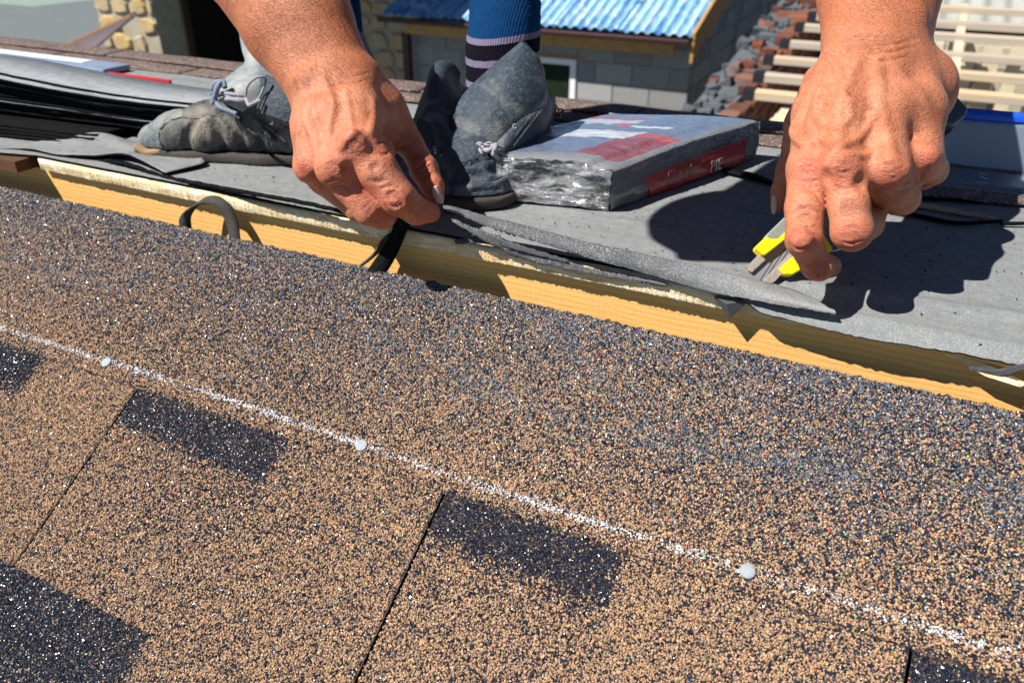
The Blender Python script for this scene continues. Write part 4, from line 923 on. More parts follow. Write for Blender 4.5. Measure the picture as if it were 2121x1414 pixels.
for i in range(14):
    a = np.array([random.uniform(985, 1010), random.uniform(296, 306)]); b_ = a+np.array([random.uniform(15, 40), random.uniform(4, 30)]); mid = (a+b_)/2+np.array([0, random.uniform(-8, 8)])
    tube('lace', [P(a[0], a[1], .782), P(mid[0], mid[1], .772), P(b_[0], b_[1], .778)], random.uniform(.0007, .0019), mlace, b2, 14, 6)
tube('lace', [P(990, 300, .786), P(1010, 312, .770), P(1028, 300, .768), P(1022, 318, .768), P(1034, 330, .776)], .0024, mlace, b2, 30, 6)
for pts in ([(1140, 212, .85), (1152, 218, .848), (1158, 232, .846), (1160, 245, .845)], [(1150, 216, .85), (1150, 232, .848), (1142, 246, .846)]): tube('loose_thread', [P(*p) for p in pts], .0008, mdk, b2, 20, 5)
for a_, b_ in (((1040, 318), (1120, 212)), ((1046, 326), (1126, 222)), ((962, 222), (1078, 110))):
    for i in range(26):
        u_ = i/26; x = a_[0]+(b_[0]-a_[0])*u_; y = a_[1]+(b_[1]-a_[1])*u_; tt = .7855 if a_[0] > 1000 else .80
        if a_[0] < 1000: continue
        tt = np.interp(u_, [0, .35, .7, 1], [.787, .786, .797, .812]); d2 = (np.array(b_)-np.array(a_))/26*.55; tube('stitch', [P(x, y, tt), P(x+d2[0], y+d2[1], tt)], .0004, mlight, b2, 2, 4)
for ex, ey, et in ((1085, 238, .796), (1066, 262, .788)): tube('eyelet', [P(ex+3.5*math.cos(t), ey+4.5*math.sin(t), et) for t in np.linspace(0, 5.6, 8)], .0006, mlight, b2, 20, 5)
tube('eyelet', [P(1053+4*math.cos(t), 272+6*math.sin(t), .789) for t in np.linspace(0, 5.5, 8)], .0006, mlight, b2, 20, 5)

# socks
def sock(name, rows, parent):
    V = []; F = []; n_ = 40; C = catmull([list(P(x, y, t))+[pxr(rx, t), pxr(rx*.95, t)] for x, y, t, rx in rows], 70)
    for i, c in enumerate(C):
        a = unit(C[min(i+1, 69), :3]-C[max(i-1, 0), :3]); u1 = unit(np.cross(a, FW)); u2 = np.cross(a, u1)
        for k in range(n_):
            th = 2*math.pi*k/n_; V.append(c[:3]+u1*c[3]*math.cos(th)+u2*c[4]*math.sin(th)+rng.normal(0, .00025, 3))
    F = [(i*n_+k, i*n_+(k+1) % n_, (i+1)*n_+(k+1) % n_, (i+1)*n_+k) for i in range(69) for k in range(n_)]
    return V, F
def sock_mat(name, t_front):
    n = N(name); z = n.sep()[2]; x = n.sep()[0]; wob = n.math('MULTIPLY', n.math('SINE', n.math('MULTIPLY', x, 40.0)), .0035)
    zz = n.math('ADD', n.math('ADD', z, wob), n.math('MULTIPLY', n.noise(300, 3), .0012))
    dk, lt, bl = (.005, .004, .011), (.17, .15, .23), (.003, .036, .115); zp = lambda py: CAM[2]+t_front*(FW[2]+UP[2]*(CY-py)/F_PX)
    z0, z1 = zp(260), zp(-40); pos = lambda py: (zp(py)-z0)/(z1-z0)
    c = n.ramp(n.math('DIVIDE', n.math('SUBTRACT', zz, z0), z1-z0), [(0, dk), (pos(186), lt), (pos(172), dk), (pos(138), lt), (pos(122), dk), (pos(88), lt), (pos(74), bl)], 'CONSTANT')
    wv = n.new('ShaderNodeTexWave', wave_type='BANDS', bands_direction='X'); n.put(wv.inputs[0], n.co); wv.inputs['Scale'].default_value = 120
    return n.done(c, .95, .1, n.bump(n.math('ADD', n.noise(700, 3), n.math('MULTIPLY', wv.outputs[0], .5)), .0009, .9))
V_, F_ = sock('sock', [(1000, 330, .90, 50), (1010, 250, .89, 56), (1030, 180, .88, 66), (1040, 110, .875, 76), (1045, 60, .872, 75), (1046, 30, .872, 74), (1047, 4, .872, 74)], pers)
fast_mesh('sock', V_, F_, sock_mat('striped_sock', .84), pers)
V_, F_ = sock('sock', [(690, 230, .965, 54), (700, 150, .955, 60), (697, 90, .95, 56), (690, 30, .945, 58), (684, -30, .945, 60), (682, -60, .945, 60)], pers)
fast_mesh('sock', V_, F_, sock_mat('striped_sock_other', .905), pers)
# trowel like saw scrap on the boot
sc_ = mesh('metal_bracket', [P(868, 248, .80), P(893, 256, .80), P(902, 300, .79), P(880, 320, .79), P(860, 300, .80)], [(0, 1, 2, 3, 4)], mdk)
s_ = sc_.modifiers.new('solid', 'SOLIDIFY'); s_.thickness = .003; tag(sc_, 'small dark toothed metal piece behind the thumb in front of the boot', 'tool piece')
for i in range(9):
    y = 262+i*6.5; mesh('tooth', [P(893+i*1.1, y, .799), P(898+i*1.0, y+3, .798), P(894+i*1.1, y+6, .799), P(889+i*1.1, y+3, .801)], [(0, 1, 2, 3)], m_plain('tooth', (.3, .3, .3), .4, .2, 50, .6) if i == 0 else bpy.data.materials['tooth'], sc_)

# ------------------------------------------------------------------ stack of loose shingles at the left
mst = m_felt('shingle_back', (.34, .37, .39), (.22, .245, .27)); nsh = 17
def sheet(i, z, x0, x1, proud, sag, lab, m):
    n_ = 90; xs_ = np.linspace(x0, x1, n_); t = np.linspace(0, 1, n_); zz = z+sag(t); y0 = .133+.13*(xs_+.66)-proud
    fr = noisy_line(n_, .0010, 100+i, .75)+rng.normal(0, .0003, n_); rows = []
    for dy in (0, .06, .20): rows.append(np.stack([xs_, y0+fr*(dy == 0)+dy*.5, zz-(dy*5)**2*.008], 1))
    V = np.concatenate(rows); F = [(j*n_+k, j*n_+k+1, (j+1)*n_+k+1, (j+1)*n_+k) for j in (0, 1) for k in range(n_-1)]
    o = fast_mesh('shingle', V, F, m); o.data.materials.append(MAT['bitumen']); s_ = o.modifiers.new('solid', 'SOLIDIFY'); s_.thickness = .0030; s_.offset = -1; s_.material_offset_rim = 1
    return tag(o, lab, 'shingle', 'loose shingles stacked beside the left boot')
ORD = 'first second third fourth fifth sixth seventh eighth ninth tenth eleventh twelfth thirteenth fourteenth fifteenth sixteenth seventeenth'.split()
for i in range(nsh):
    z = .0035+i*.0037; u_ = i/(nsh-1)
    sg = lambda t, a=u_: .0115*a*np.cos(np.clip((t-.45)/.40, 0, 1)*math.pi)+.0005*np.sin(t*23+a*9)+(.0015*np.sin(t*9) if int(a*16+.5) in (6, 11) else 0)
    lab = 'black edged shingle inside the stack left of the boots, %s from the bottom' % ORD[i]; mm = mst if i >= nsh-2 else MAT['bitumen']; pr = .0006*i+.0004*rng.normal()
    if i < 4: pr = .055-.004*i; lab = 'black shingle sticking out at the foot of the stack, %s from the bottom' % ORD[i]
    if i == nsh-1: lab = 'topmost pale grey shingle of the tall stack left of the boots'; pr -= .004
    if i == nsh-2: lab = 'second shingle from the top of the tall stack, its pale rim showing'; pr += .006
    if i in (7, 12): mm = mst; pr += .0035
    if i == 7: lab = 'stacked shingle with a thin pale line of rim, below the middle of the stack'
    if i == 12: lab = 'stacked shingle with a thin pale line of rim, above the middle of the stack'
    sheet(i, z, -1.60+.004*rng.normal(), (-.665 if i > 3 else -.87)-.004*rng.random(), pr, sg, lab, mm)
# a wrapped pack lying behind the stack
pk = empty('shingle_pack', (-1.6, .36, .0), 'red and blue printed shingle pack behind the loose stack at far left', 'shingle pack')
mred = m_plain('red_print', (.48, .012, .018), .35, .2, 60, 0, .001, .5); mblu = m_plain('blue_print', (.05, .10, .26), .32, .4, 40, 0, .0012, .6); mwht = m_plain('white_print', (.68, .72, .76), .35, .1, 40, 0, .0008, .5)
a0 = P(-120, 100, 1.55)
box('pack_body', (-2.2, .345, .002), (-1.20, .40, .0125), m_plain('pale_blue_print', (.20, .26, .36), .35, .4, 25, 0, .001), pk, bevel=.004)
box('red_band', (-2.21, .342, .0065), (-1.40, .349, .0135), mred, pk, bevel=.003); box('white_band', (-2.15, .37, .0105), (-1.28, .392, .0135), mwht, pk, bevel=.001); box('red_corner', (-1.19, .343, .003), (-1.05, .348, .0095), mred, pk, bevel=.002)

# ------------------------------------------------------------------ wrapped bundle in front of the right boot
bd = empty('shingle_bundle', onZ(1260, 435, .0), 'plastic wrapped bundle of shingles with a red printed side beside the boot', 'bundle')
c0, c1 = onZ(1262, 437, 0), onZ(1556, 332, 0); e1 = c1-c0; e2 = onZ(1085, 420, 0)-c0; e2 = unit(e2)*.168; e2b = e2*1.15
def bp(a, b, z): return c0+e1*a+e2*b+np.array([0, 0, z])
hz = lambda a, b: .0430+.003*math.sin(a*3.1)+.002*math.sin(b*5)-.004*(1-a)*(b < .15)
def m_film(name, base, alpha_w=.5):
    n = N(name); a = n.noise(22, 6, .6, n.mapping((1, 1, 3.2)), 2.2); b = n.noise(70, 4, .6, n.mapping((1, 1, 2)), 2.5)
    g = n.new('ShaderNodeTexWave', wave_type='BANDS', bands_direction='Z'); n.put(g.inputs[0], n.mapping((1, 1, 1), (0, .5, 0))); g.inputs['Scale'].default_value = 11; g.inputs['Distortion'].default_value = 18; g.inputs['Detail'].default_value = 4; g.inputs['Detail Scale'].default_value = 2.6
    h = n.math('ADD', n.math('MULTIPLY', g.outputs[0], .25), n.math('ADD', a, n.math('MULTIPLY', b, .5)))
    return n, h
n, h = m_film('clear_film', None); mfilm = n.done(n.ramp(n.noise(40, 4, .5, n.mapping((1, 1, 2.5))), [(.38, (.05, .055, .06)), (.56, (.55, .57, .6))]), .16, .9, n.bump(h, .010, 1.0), .75, Coat_Weight=1.0, Coat_Roughness=.05)  # pale and black streaks put sky reflections into the film colour
n, h = m_film('side_film', None)
mside = n.done(n.mix(n.ramp(n.noise(60, 3, .5, n.mapping((1, 1, .4))), [(.5, (0,)*3), (.72, (.35,)*3)]), (.42, .014, .018), (.10, .01, .012)), .3, .6, n.bump(h, .0015, .7), 0.0, Coat_Weight=.5, Coat_Roughness=.15)
n, h = m_film('edge_film', None); mgray = n.done(n.mix(n.noise(25, 4), (.09, .095, .10), (.17, .18, .18)), .25, .7, n.bump(h, .003, .8), 0.0, Coat_Weight=.8)
def gridsurf(name, fn, na, nb, m, parent, amp=0.0, sc2=60, thick=.0006):
    V = []; 
    for j in range(nb):
        for i in range(na): V.append(fn(i/(na-1), j/(nb-1)))
    V = np.array(V); r_ = np.random.default_rng(len(name)*7)
    if amp:
        for j in range(7):
            kx = unit(r_.normal(size=3))*sc2*(1+j*.6); V += unit(r_.normal(size=3))*amp/(1+.6*j)*np.sin(V@kx+2*np.sin(V@kx[::-1]*.7)+r_.uniform(0, 6))[:, None]
    F = [(j*na+i, j*na+i+1, (j+1)*na+i+1, (j+1)*na+i) for j in range(nb-1) for i in range(na-1)]
    o = fast_mesh(name, V, F, m, parent); s_ = o.modifiers.new('solid', 'SOLIDIFY'); s_.thickness = thick; s_.offset = -1; return o
for i in range(9):
    z = .0026+i*.0042; v0 = bp(.012, .03, z); 
    V_ = [bp(.012+.004*rng.random(), .02, z), bp(.985, .02, z), bp(.985, .98, z), bp(.012, .98, z)]; V_ += [v+np.array([0, 0, .0034]) for v in V_]
    mesh('shingle', V_, [(3, 2, 1, 0), (4, 5, 6, 7), (0, 1, 5, 4), (1, 2, 6, 5), (2, 3, 7, 6), (3, 0, 4, 7)], MAT['bitumen'], bd)
rnd = lambda u: u
gridsurf('plastic_front', lambda u, v: bp(-.006-.014*math.sin(math.pi*v), -.012-.012*math.sin(math.pi*v)*(1-u)+1.012*u, .0015+v*hz(0, u)*.985), 90, 30, mfilm, bd, .0016, 110)
def bulge(b): return 1-max(0, (abs(b-.5)*2-.86)/.14)**2*.12
gridsurf('top_print', lambda u, v: bp(-.008+u*1.016, -.012+v*1.02, (hz(u, v)+.0012)*bulge(v)*(1-max(0, (.06-u)/.06)**2*.07)), 120, 60, None, bd, .0006, 60)
top = bpy.data.objects['top_print'] if 'top_print' in bpy.data.objects else None
n = N('top_print'); aa = n.new('ShaderNodeAttribute', attribute_name='bundle_uv'); u_, v_ = n.sep(aa.outputs['Vector'])[0], n.sep(aa.outputs['Vector'])[1]
wob = n.math('MULTIPLY', n.math('SUBTRACT', n.noise(45, 4), .5), .10); uu = n.math('ADD', u_, wob); vv = n.math('ADD', v_, wob)
def band(x, a, b): return n.math('MULTIPLY', n.math('GREATER_THAN', x, a), n.math('LESS_THAN', x, b))
sc3 = n.noise(90, 5, .6); c = n.mix(sc3, (.045, .075, .16), (.17, .25, .40))
def lay(c, m, col): return n.mix(m, c, col)
c = lay(c, n.math('MULTIPLY', band(uu, .10, .42), band(vv, .03, .34)), (.22, .016, .03))
c = lay(c, n.math('MULTIPLY', band(uu, .42, .50), band(vv, .0, .30)), (.50, .03, .03))
c = lay(c, n.math('MULTIPLY', band(uu, .38, .53), band(vv, .30, .80)), (.62, .68, .74))
c = lay(c, n.math('MULTIPLY', band(uu, .40, .54), band(vv, .80, 1.0)), (.55, .03, .03))
c = lay(c, n.math('MULTIPLY', band(uu, .62, .66), band(vv, .25, .5)), (.62, .68, .74)); c = lay(c, n.math('MULTIPLY', band(uu, .62, .66), band(vv, .5, .6)), (.55, .03, .03))
c = lay(c, n.math('MULTIPLY', band(uu, .68, .80), band(vv, .55, 1.1)), (.50, .56, .64)); c = lay(c, n.math('MULTIPLY', band(uu, .80, .85), band(vv, .55, 1.1)), (.45, .03, .04))
c = lay(c, n.math('MULTIPLY', n.math('LESS_THAN', uu, .10), n.math('LESS_THAN', vv, .75)), (.20, .215, .23)); c = lay(c, band(v_, -.1, .06), (.2, .21, .22))
hh = n.math('ADD', n.noise(30, 5, .6, n.mapping((1, 2, 1)), 2), n.math('MULTIPLY', n.noise(120, 3), .4))
c = n.mix(n.ramp(n.noise(35, 5, .65, n.mapping((1, 2, 1)), 1.5), [(.35, (.55,)*3), (.65, (.12,)*3)]), c, (.19, .21, .25)); mtop = n.done(c, .28, .6, n.bump(hh, .0022, .8), 0.0, Coat_Weight=.5, Coat_Roughness=.1)
top.data.materials.append(mtop)
at_ = top.data.attributes.new('bundle_uv', 'FLOAT_VECTOR', 'POINT'); na, nb = 120, 60; uvv = np.zeros((nb, na, 3)); uvv[..., 0] = np.linspace(0, 1, na)[None]; uvv[..., 1] = np.linspace(0, 1, nb)[:, None]; at_.data.foreach_set('vector', uvv.astype(np.float32).ravel())
gridsurf('plastic_side', lambda u, v: bp(-.006-.014*math.sin(math.pi*v)*(1-u)+u*1.012, -.012-.012*math.sin(math.pi*v), .0015+v*hz(u, 0)*.985), 90, 24, mgray, bd, .0007, 90)
gridsurf('red_label', lambda u, v: bp(.20+u*.72-.05*(v-.5)*(1-u)-.03*v*u, -.0185-.0115*math.sin(math.pi*(.08+v*.56)), .002+v*hz(u, 0)*(.56+.10*u)), 90, 20, mside, bd, .0005, 90)
gridsurf('plastic_back', lambda u, v: bp(1.008, u, .0015+v*hz(1, u)*.98), 40, 10, mgray, bd, .0006, 90)
# lettering printed on the red side
nrm2 = unit(np.cross(np.array([0, 0, 1.]), e1)); nrm2 = nrm2 if nrm2@(CAM-c0) > 0 else -nrm2
def text(body_, origin, xdir, zdir, size, m, parent, name='lettering'):
    cu = bpy.data.curves.new(name, 'FONT'); cu.body = body_; cu.size = size; cu.extrude = .0001; ot = bpy.data.objects.new(name, cu); COL.objects.link(ot)
    xd = unit(xdir); zd = unit(zdir-xd*(zdir@xd)); nd = np.cross(xd, zd)
    dg = bpy.context.evaluated_depsgraph_get(); me = bpy.data.meshes.new_from_object(ot.evaluated_get(dg)); bpy.data.objects.remove(ot)
    o = bpy.data.objects.new(name, me); me.materials.append(m)
    o.matrix_world = Matrix(((xd[0], zd[0], nd[0], origin[0]), (xd[1], zd[1], nd[1], origin[1]), (xd[2], zd[2], nd[2], origin[2]), (0, 0, 0, 1)))
    COL.objects.link(o); mw = o.matrix_world.copy(); o.parent = parent; o.matrix_parent_inverse = parent.matrix_world.inverted(); return o
mlet = m_plain('faded_white_ink', (.55, .42, .42), .5, .4, 300)
text('PIE', bp(.585, -.064, 0)+np.array([0, 0, .0080])+nrm2*.0003, e1, np.array([0, 0, 1.]), .018, mlet, bd)
text('Docke', bp(.285, -.062, 0)+np.array([0, 0, .0105])+nrm2*.0003, e1, np.array([0, 0, 1.]), .021, m_plain('worn_ink', (.30, .10, .09), .5, .5, 300), bd)

# ------------------------------------------------------------------ galvanised flashing at the right
fl_ = empty('metal_flashing', onZ(2050, 380, 0), 'folded galvanised metal flashing with a blue film edge behind the right hand', 'flashing')
mz = m_plain('zinc', (.20, .25, .31), .40, .1, 8, .3, .0002)
A_ = [onZ(1780, 352, .001), onZ(1960, 376, .001), onZ(2121, 397, .001), onZ(2420, 437, .001)]; B_ = [onZ(1780, 320, .004), onZ(1965, 340, .004), onZ(2121, 356, .004), onZ(2420, 388, .004)]
dB = np.array([0, .012, .055])
loft('bottom_flange', [A_, B_], 20, 6, .001, mz, fl_)
loft('upright', [B_, [b+np.array([0, .0015, .003]) for b in B_], [b+dB for b in B_]], 20, 10, .001, mz, fl_)
loft('blue_film', [[b+dB*.86+np.array([0, -.0012, 0]) for b in B_], [b+dB*1.0+np.array([0, -.0012, 0]) for b in B_], [b+dB*1.02+np.array([0, .004, .002]) for b in B_]], 40, 6, .0008, m_plain('blue_film', (.012, .09, .62), .3, .3, 30, 0, .001), fl_, .0006, 120)
mwm = m_plain('white_mark', (.8, .82, .84), .5, .05, 60)
for (x0, y0), (x1, y1) in (((2026, 359), (2048, 362)), ((2023, 377), (2044, 379)), ((2028, 364), (2046, 372)),):
    p0, p1 = onZ(x0, y0, .0045), onZ(x1, y1, .0045); d = p1-p0; s2 = unit(np.cross(d, [0, 0, 1]))*.0012
    mesh('mark', [p0-s2, p1-s2, p1+s2, p0+s2], [(0, 1, 2, 3)], mwm, fl_)
# scrap strips lying on the felt under the flashing
for pts, wd, m, lb in (([(1840, 436), (1900, 447), (1980, 462), (2078, 458)], .0025, MAT['bitumen'], 'long black bitumen sliver lying on the felt right of the hand'), ([(2070, 462), (2100, 463), (2160, 461)], .0015, MAT['bitumen'], 'short black sliver running out of the right edge of the felt'),
                   ([(1820, 398), (1900, 410), (1960, 413), (2030, 420)], .0016, MAT['bitumen'], 'thin black cut line of felt below the flashing'), ([(1800, 412), (1900, 424), (1990, 440), (2060, 452)], .004, m_plain('dry_stalk', (.36, .29, .18), .8, .5, 90, 0, .001), 'pale straw coloured strip lying behind the fingers'),
                   ([(1500, 352), (1560, 366), (1620, 388)], .006, MAT['bitumen'], 'dark felt lap showing between the bundle and the knife hand')):
    o = ribbon('felt_sliver', [onZ(x, y, .0035) for x, y in pts], [(0, wd, 0), (0, wd*1.2, 0.0005), (0, wd*.6, 0)], m, .0022); tag(o, lb, 'felt sliver')
pa = loft('shingle_piece', [[onZ(1800, 378, .002), onZ(1950, 392, .003), (onZ(2260, 425, .002))], [onZ(1800, 398, .002), onZ(1960, 412, .003), onZ(2260, 440, .002)]], 30, 8, .003, MB); tag(pa, 'brown granular shingle piece lying in front of the flashing', 'shingle piece')

# loose grit and crumbs on the felt
def crumbs(name, n_, fn, m, rr):
    V = []; F = []
    for _ in range(n_):
        c = fn(); r_ = rng.uniform(*rr); k = len(V); V += [c+np.array(d)*r_*rng.uniform(.6, 1.2) for d in ((1, 0, 0), (-1, 0, 0), (0, 1, 0), (0, -1, 0), (0, 0, .9), (0, 0, -.5))]
        F += [(k+a, k+b, k+4) for a, b in ((0, 2), (2, 1), (1, 3), (3, 0))]+[(k+b, k+a, k+5) for a, b in ((0, 2), (2, 1), (1, 3), (3, 0))]
    o = fast_mesh(name, V, F, m, None, False); o['kind'] = 'stuff'; o['label'] = 'scattered crumbs of bitumen and mineral grit on the felt'; o['category'] = 'grit'; return o
crumbs('grit', 900, lambda: np.array([rng.uniform(-.9, .25), rng.uniform(.012, .40)**1.0, .0015]), MAT['bitumen'], (.0003, .0012))
#PART4

# ================================================================== the yard behind the roof
def corrug(name, o0, ux, uy, L, W, wav, amp, m, parent=None, n_per=6, thick=.004, rag=0.0):
    """corrugated sheet: o0 corner, ux direction across the waves (length L), uy along the waves (length W)"""
    ux, uy = unit(ux), unit(uy); nz = unit(np.cross(ux, uy)); nw = int(L/wav*n_per)+1; V = []
    for j in range(3):
        for i in range(nw): V.append(o0+ux*L*i/(nw-1)+uy*(W*j/2+(rag*math.sin(i*.13) if j == 0 else 0))+nz*amp*math.sin(2*math.pi*i/n_per))
    F = [(j*nw+i, j*nw+i+1, (j+1)*nw+i+1, (j+1)*nw+i) for j in (0, 1) for i in range(nw-1)]
    o = fast_mesh(name, V, F, m, parent); s_ = o.modifiers.new('solid', 'SOLIDIFY'); s_.thickness = thick; s_.offset = 0; return o
def m_ground():
    n = N('yard_ground'); a = n.noise(.6, 6, .6); b = n.noise(14, 5, .6); c = n.mix(a, (.12, .15, .165), (.16, .18, .185)); c = n.mix(n.math('MULTIPLY', b, .5), c, (.12, .13, .13))
    return n.done(c, .9, .2, n.bump(b, .02, .5))
g_ = mesh('ground', [(-400, -300, -4), (400, -300, -4), (400, 500, -4), (-400, 500, -4)], [(0, 1, 2, 3)], m_ground()); tag(g_, 'ground', kind='structure')
pv = mesh('pavement', [(-80, 22.5, -3.99), (-33.5, 22.5, -3.99), (-29, 60, -3.99), (-80, 60, -3.99)], [(0, 1, 2, 3)], m_plain('pale_concrete', (.21, .26, .24), .9, .12, 2, 0, .004)); tag(pv, 'pale paving', kind='structure')

def m_block():
    n = N('concrete_block'); oi = n.new('ShaderNodeObjectInfo').outputs['Random']; z = n.noise(30, 5, .65); z2 = n.noise(160, 3, .6)
    c = n.mix(oi, (.20, .20, .20), (.36, .36, .355)); c = n.mix(n.math('MULTIPLY', z, .6), c, (.25, .245, .23))
    return n.done(c, .9, .2, n.bump(n.math('ADD', z, z2), .006, .7))
mblk = m_block(); mort = m_plain('mortar', (.30, .30, .29), .95, .2, 20, 0, .006); mosb = m_osb(.12); mosb.name = 'weathered_osb'
mosb2 = m_plain('osb_verge', (.40, .22, .07), .8, .45, 14, 0, .004); mdkm = m_plain('brown_metal', (.045, .015, .012), .4, .3, 10, .3)
# grey block house with the blue roof
hs = empty('block_house', (-3.8, 9, -4), 'grey concrete block house with a blue corrugated roof and a white window', 'house')
YF, XG = 7.6, -2.075
box('wall_core', (-5.45, YF+.012, -4), (XG-.012, 13.4, -1.05), mort, hs)
for r in range(9):
    z0 = -2.9+r*.2; 
    for c in range(10):
        x1 = XG-c*.4-(.2 if r % 2 else 0); x0 = x1-.39
        if c == 0 and r % 2: box('block', (XG-.19, YF, z0), (XG, YF+.19, z0+.19), mblk, hs)
        if x0 < -5.45: continue
        if x1 > -3.80 and x0 < -3.28 and z0 < -1.3 and z0+.19 > -2.3: 
            if x1 > -3.28: x0 = -3.27
            elif x0 < -3.80: x1 = -3.81
            else: continue
            if x1-x0 < .04: continue
        box('block', (x0+random.uniform(0, .004), YF+random.uniform(-.004, .004), z0), (x1, YF+.15, z0+.19), mblk, hs)
base_b = bpy.data.meshes.new('block'); 
for r in range(17):
    z0 = -2.9+r*.2
    for c in range(15):
        y0 = YF+c*.4+(.2 if r % 2 else 0)+(.2 if False else 0)+.205*(r % 2 == 0 and c == 0)*0
        if z0+.19 > -1.02+.34*(y0-YF): continue
        box('block', (XG-.15, y0+(.20 if c == 0 and r % 2 == 0 else 0), z0), (XG+random.uniform(-.005, .006), y0+.39, z0+.19), mblk, hs)
gc = [(XG-.012, YF+.01, -1.06), (XG-.012, YF+6, -1.06), (XG-.012, YF+6, 1.0), (XG-.16, YF+.01, -1.06), (XG-.16, YF+6, -1.06), (XG-.16, YF+6, 1.0)]
mesh('gable_core', gc, [(0, 1, 2), (5, 4, 3), (0, 2, 5, 3), (0, 3, 4, 1), (1, 4, 5, 2)], mort, hs)
wf = box('window', (-3.80, YF+.003, -2.3), (-3.28, YF+.011, -1.30), m_plain('dark_glass', (.012, .02, .01), .5, .5, 3, spec=.1), hs)
mwf = m_plain('white_pvc', (.72, .73, .74), .4, .04, 5)
for lo_, hi_ in (((-3.80, YF-.02, -1.36), (-3.28, YF+.002, -1.30)), ((-3.80, YF-.02, -2.3), (-3.735, YF+.002, -1.3605)), ((-3.345, YF-.02, -2.3), (-3.28, YF+.002, -1.3605))): box('frame', lo_, hi_, mwf, wf)
box('lintel', (-3.9, YF-.008, -1.295), (-3.2, YF+.02, -1.268), mosb2, hs)
n = N('blue_corrugated'); oi = n.noise(1.6, 5, .6, n.mapping((3, .5, 1))); sp_ = n.noise(9, 4, .65, n.mapping((2.2, .7, 1)))
c = n.mix(n.ramp(oi, [(.35, (0,)*3), (.65, (1,)*3)]), (.03, .17, .46), (.22, .44, .62)); c = n.mix(n.ramp(sp_, [(.5, (0,)*3), (.62, (.8,)*3)]), c, (.42, .52, .56)); c = n.mix(n.ramp(sp_, [(.30, (1,)*3), (.36, (0,)*3)]), c, (.03, .06, .10))
mblue = n.done(c, .45, .4, None, .1)
rd = np.array([0, 1, .34]); YE = YF-.25
ru = CAM*0
eL, eR = onY(792, 30, YE), onY(1428, 72, YE); ez = (eL[2]+eR[2])/2
for i in range(5):
    x0 = eL[0]+(eR[0]-eL[0])*i/5; corrug('roof_sheet', np.array([x0, YE-.03, ez+.002*(i % 2)*3]), [1, 0, 0], rd, (eR[0]-eL[0])/5+.03, 5.2, .105, .017, mblue, hs)
box('gutter', (eL[0]-.05, YE-.05, ez-.085), (eR[0]+.02, YE+.03, ez-.035), mdkm, hs, bevel=.012)
box('fascia', (eL[0]+.25, YE+.04, ez-.20), (eR[0]-.15, YE+.07, ez-.09), mosb2, hs)
box('soffit', (eL[0]+.05, YE+.075, ez-.10), (eR[0]-.02, YF-.01, ez-.085), mdkm, hs)
vp = [onY(1420, 78, YE)+np.array([.03, 0, 0]), onY(1420, 110, YE)+np.array([.03, 0, -.03])]
va = np.array([eR[0]+.025, YE, ez+.02]); vb = va+np.array([0, 5.3, 5.3*.34]); dz_ = np.array([0, 0, -.27]); dx_ = np.array([.03, 0, 0])
mesh('verge_board', [va, vb, vb+dz_, va+dz_, va+dx_, vb+dx_, vb+dz_+dx_, va+dz_+dx_], [(0, 1, 2, 3), (7, 6, 5, 4), (0, 4, 5, 1), (3, 2, 6, 7), (0, 3, 7, 4), (1, 5, 6, 2)], mosb2, hs)
box('downpipe', (-5.36, YF-.16, -4), (-5.27, YF-.07, ez-.2), mdkm, hs, bevel=.02)

# stone wall left of the house (one stone at a time)
n = N('yellow_stone'); oi = n.new('ShaderNodeObjectInfo').outputs['Random']; z = n.noise(11, 5, .65); z2 = n.noise(50, 4, .6)
c = n.mix(oi, (.62, .42, .15), (.48, .42, .32)); c = n.mix(n.ramp(z, [(.35, (.8,)*3), (.55, (0,)*3)]), c, (.33, .31, .28)); c = n.mix(n.ramp(z2, [(.30, (.7,)*3), (.42, (0,)*3)]), c, (.12, .08, .04))
mstone = n.done(c, .9, .2, n.bump(n.math('ADD', z, z2), .02, .8))
mmort = m_plain('rubble_mortar', (.38, .34, .26), .95, .35, 9, 0, .02)
def stones(parent, x0, x1, z0, z1, y, mx=.33, mz=.22, skip=.04):
    z = z0
    while z < z1-.04:
        h_ = random.uniform(.55, 1)*mz; x = x0+random.uniform(-.1, 0)
        while x < x1-.04:
            w_ = random.uniform(.5, 1.2)*mx; a, b = max(x, x0), min(x+w_, x1)
            if random.random() > skip and b-a > .05:
                c = np.array([(a+b)/2, y, z+h_/2]); k = 7; V = []; ph = random.random()*6
                for dy, sc_2 in ((.04, 1.0), (-.006, .98), (-.022, .84)):
                    for q_ in range(k):
                        th = 2*math.pi*q_/k+ph*.1; r1 = random.uniform(.9, 1.04); cx_, cz_ = math.cos(th), math.sin(th); sq = max(abs(cx_), abs(cz_))
                        V.append(c+np.array([cx_/sq*(b-a)*.49*r1*sc_2, dy+random.uniform(-.006, .006), cz_/sq*h_*.48*r1*sc_2]))
                F = [tuple(range(2*k, 3*k))]+[(j*k+q_, j*k+(q_+1) % k, (j+1)*k+(q_+1) % k, (j+1)*k+q_) for j in (0, 1) for q_ in range(k)]
                mesh('stone', V, F, mstone, parent)
            x += w_+random.uniform(.01, .04)
        z += h_+random.uniform(.01, .03)
sw = empty('stone_wall', (-6.2, 8.2, -4), 'shaded yellow rubble stone wall between the dark opening and the block house', 'wall')
box('wall_core', (-7.6, 8.2, -4), (-5.5, 8.5, .3), mmort, sw); stones(sw, -7.55, -5.5, -2.3, -.2, 8.185)
pl = empty('stone_pillar', (-8.6, 6.5, -4), 'sunlit pillar of yellow stone and grey mortar at the corner of the dark shed', 'pillar')
box('wall_core', (-9.10, 6.52, -4), (-8.14, 6.95, .2), mmort, pl); stones(pl, -9.10, -8.14, -1.75, .1, 6.51, .42, .2, .22)
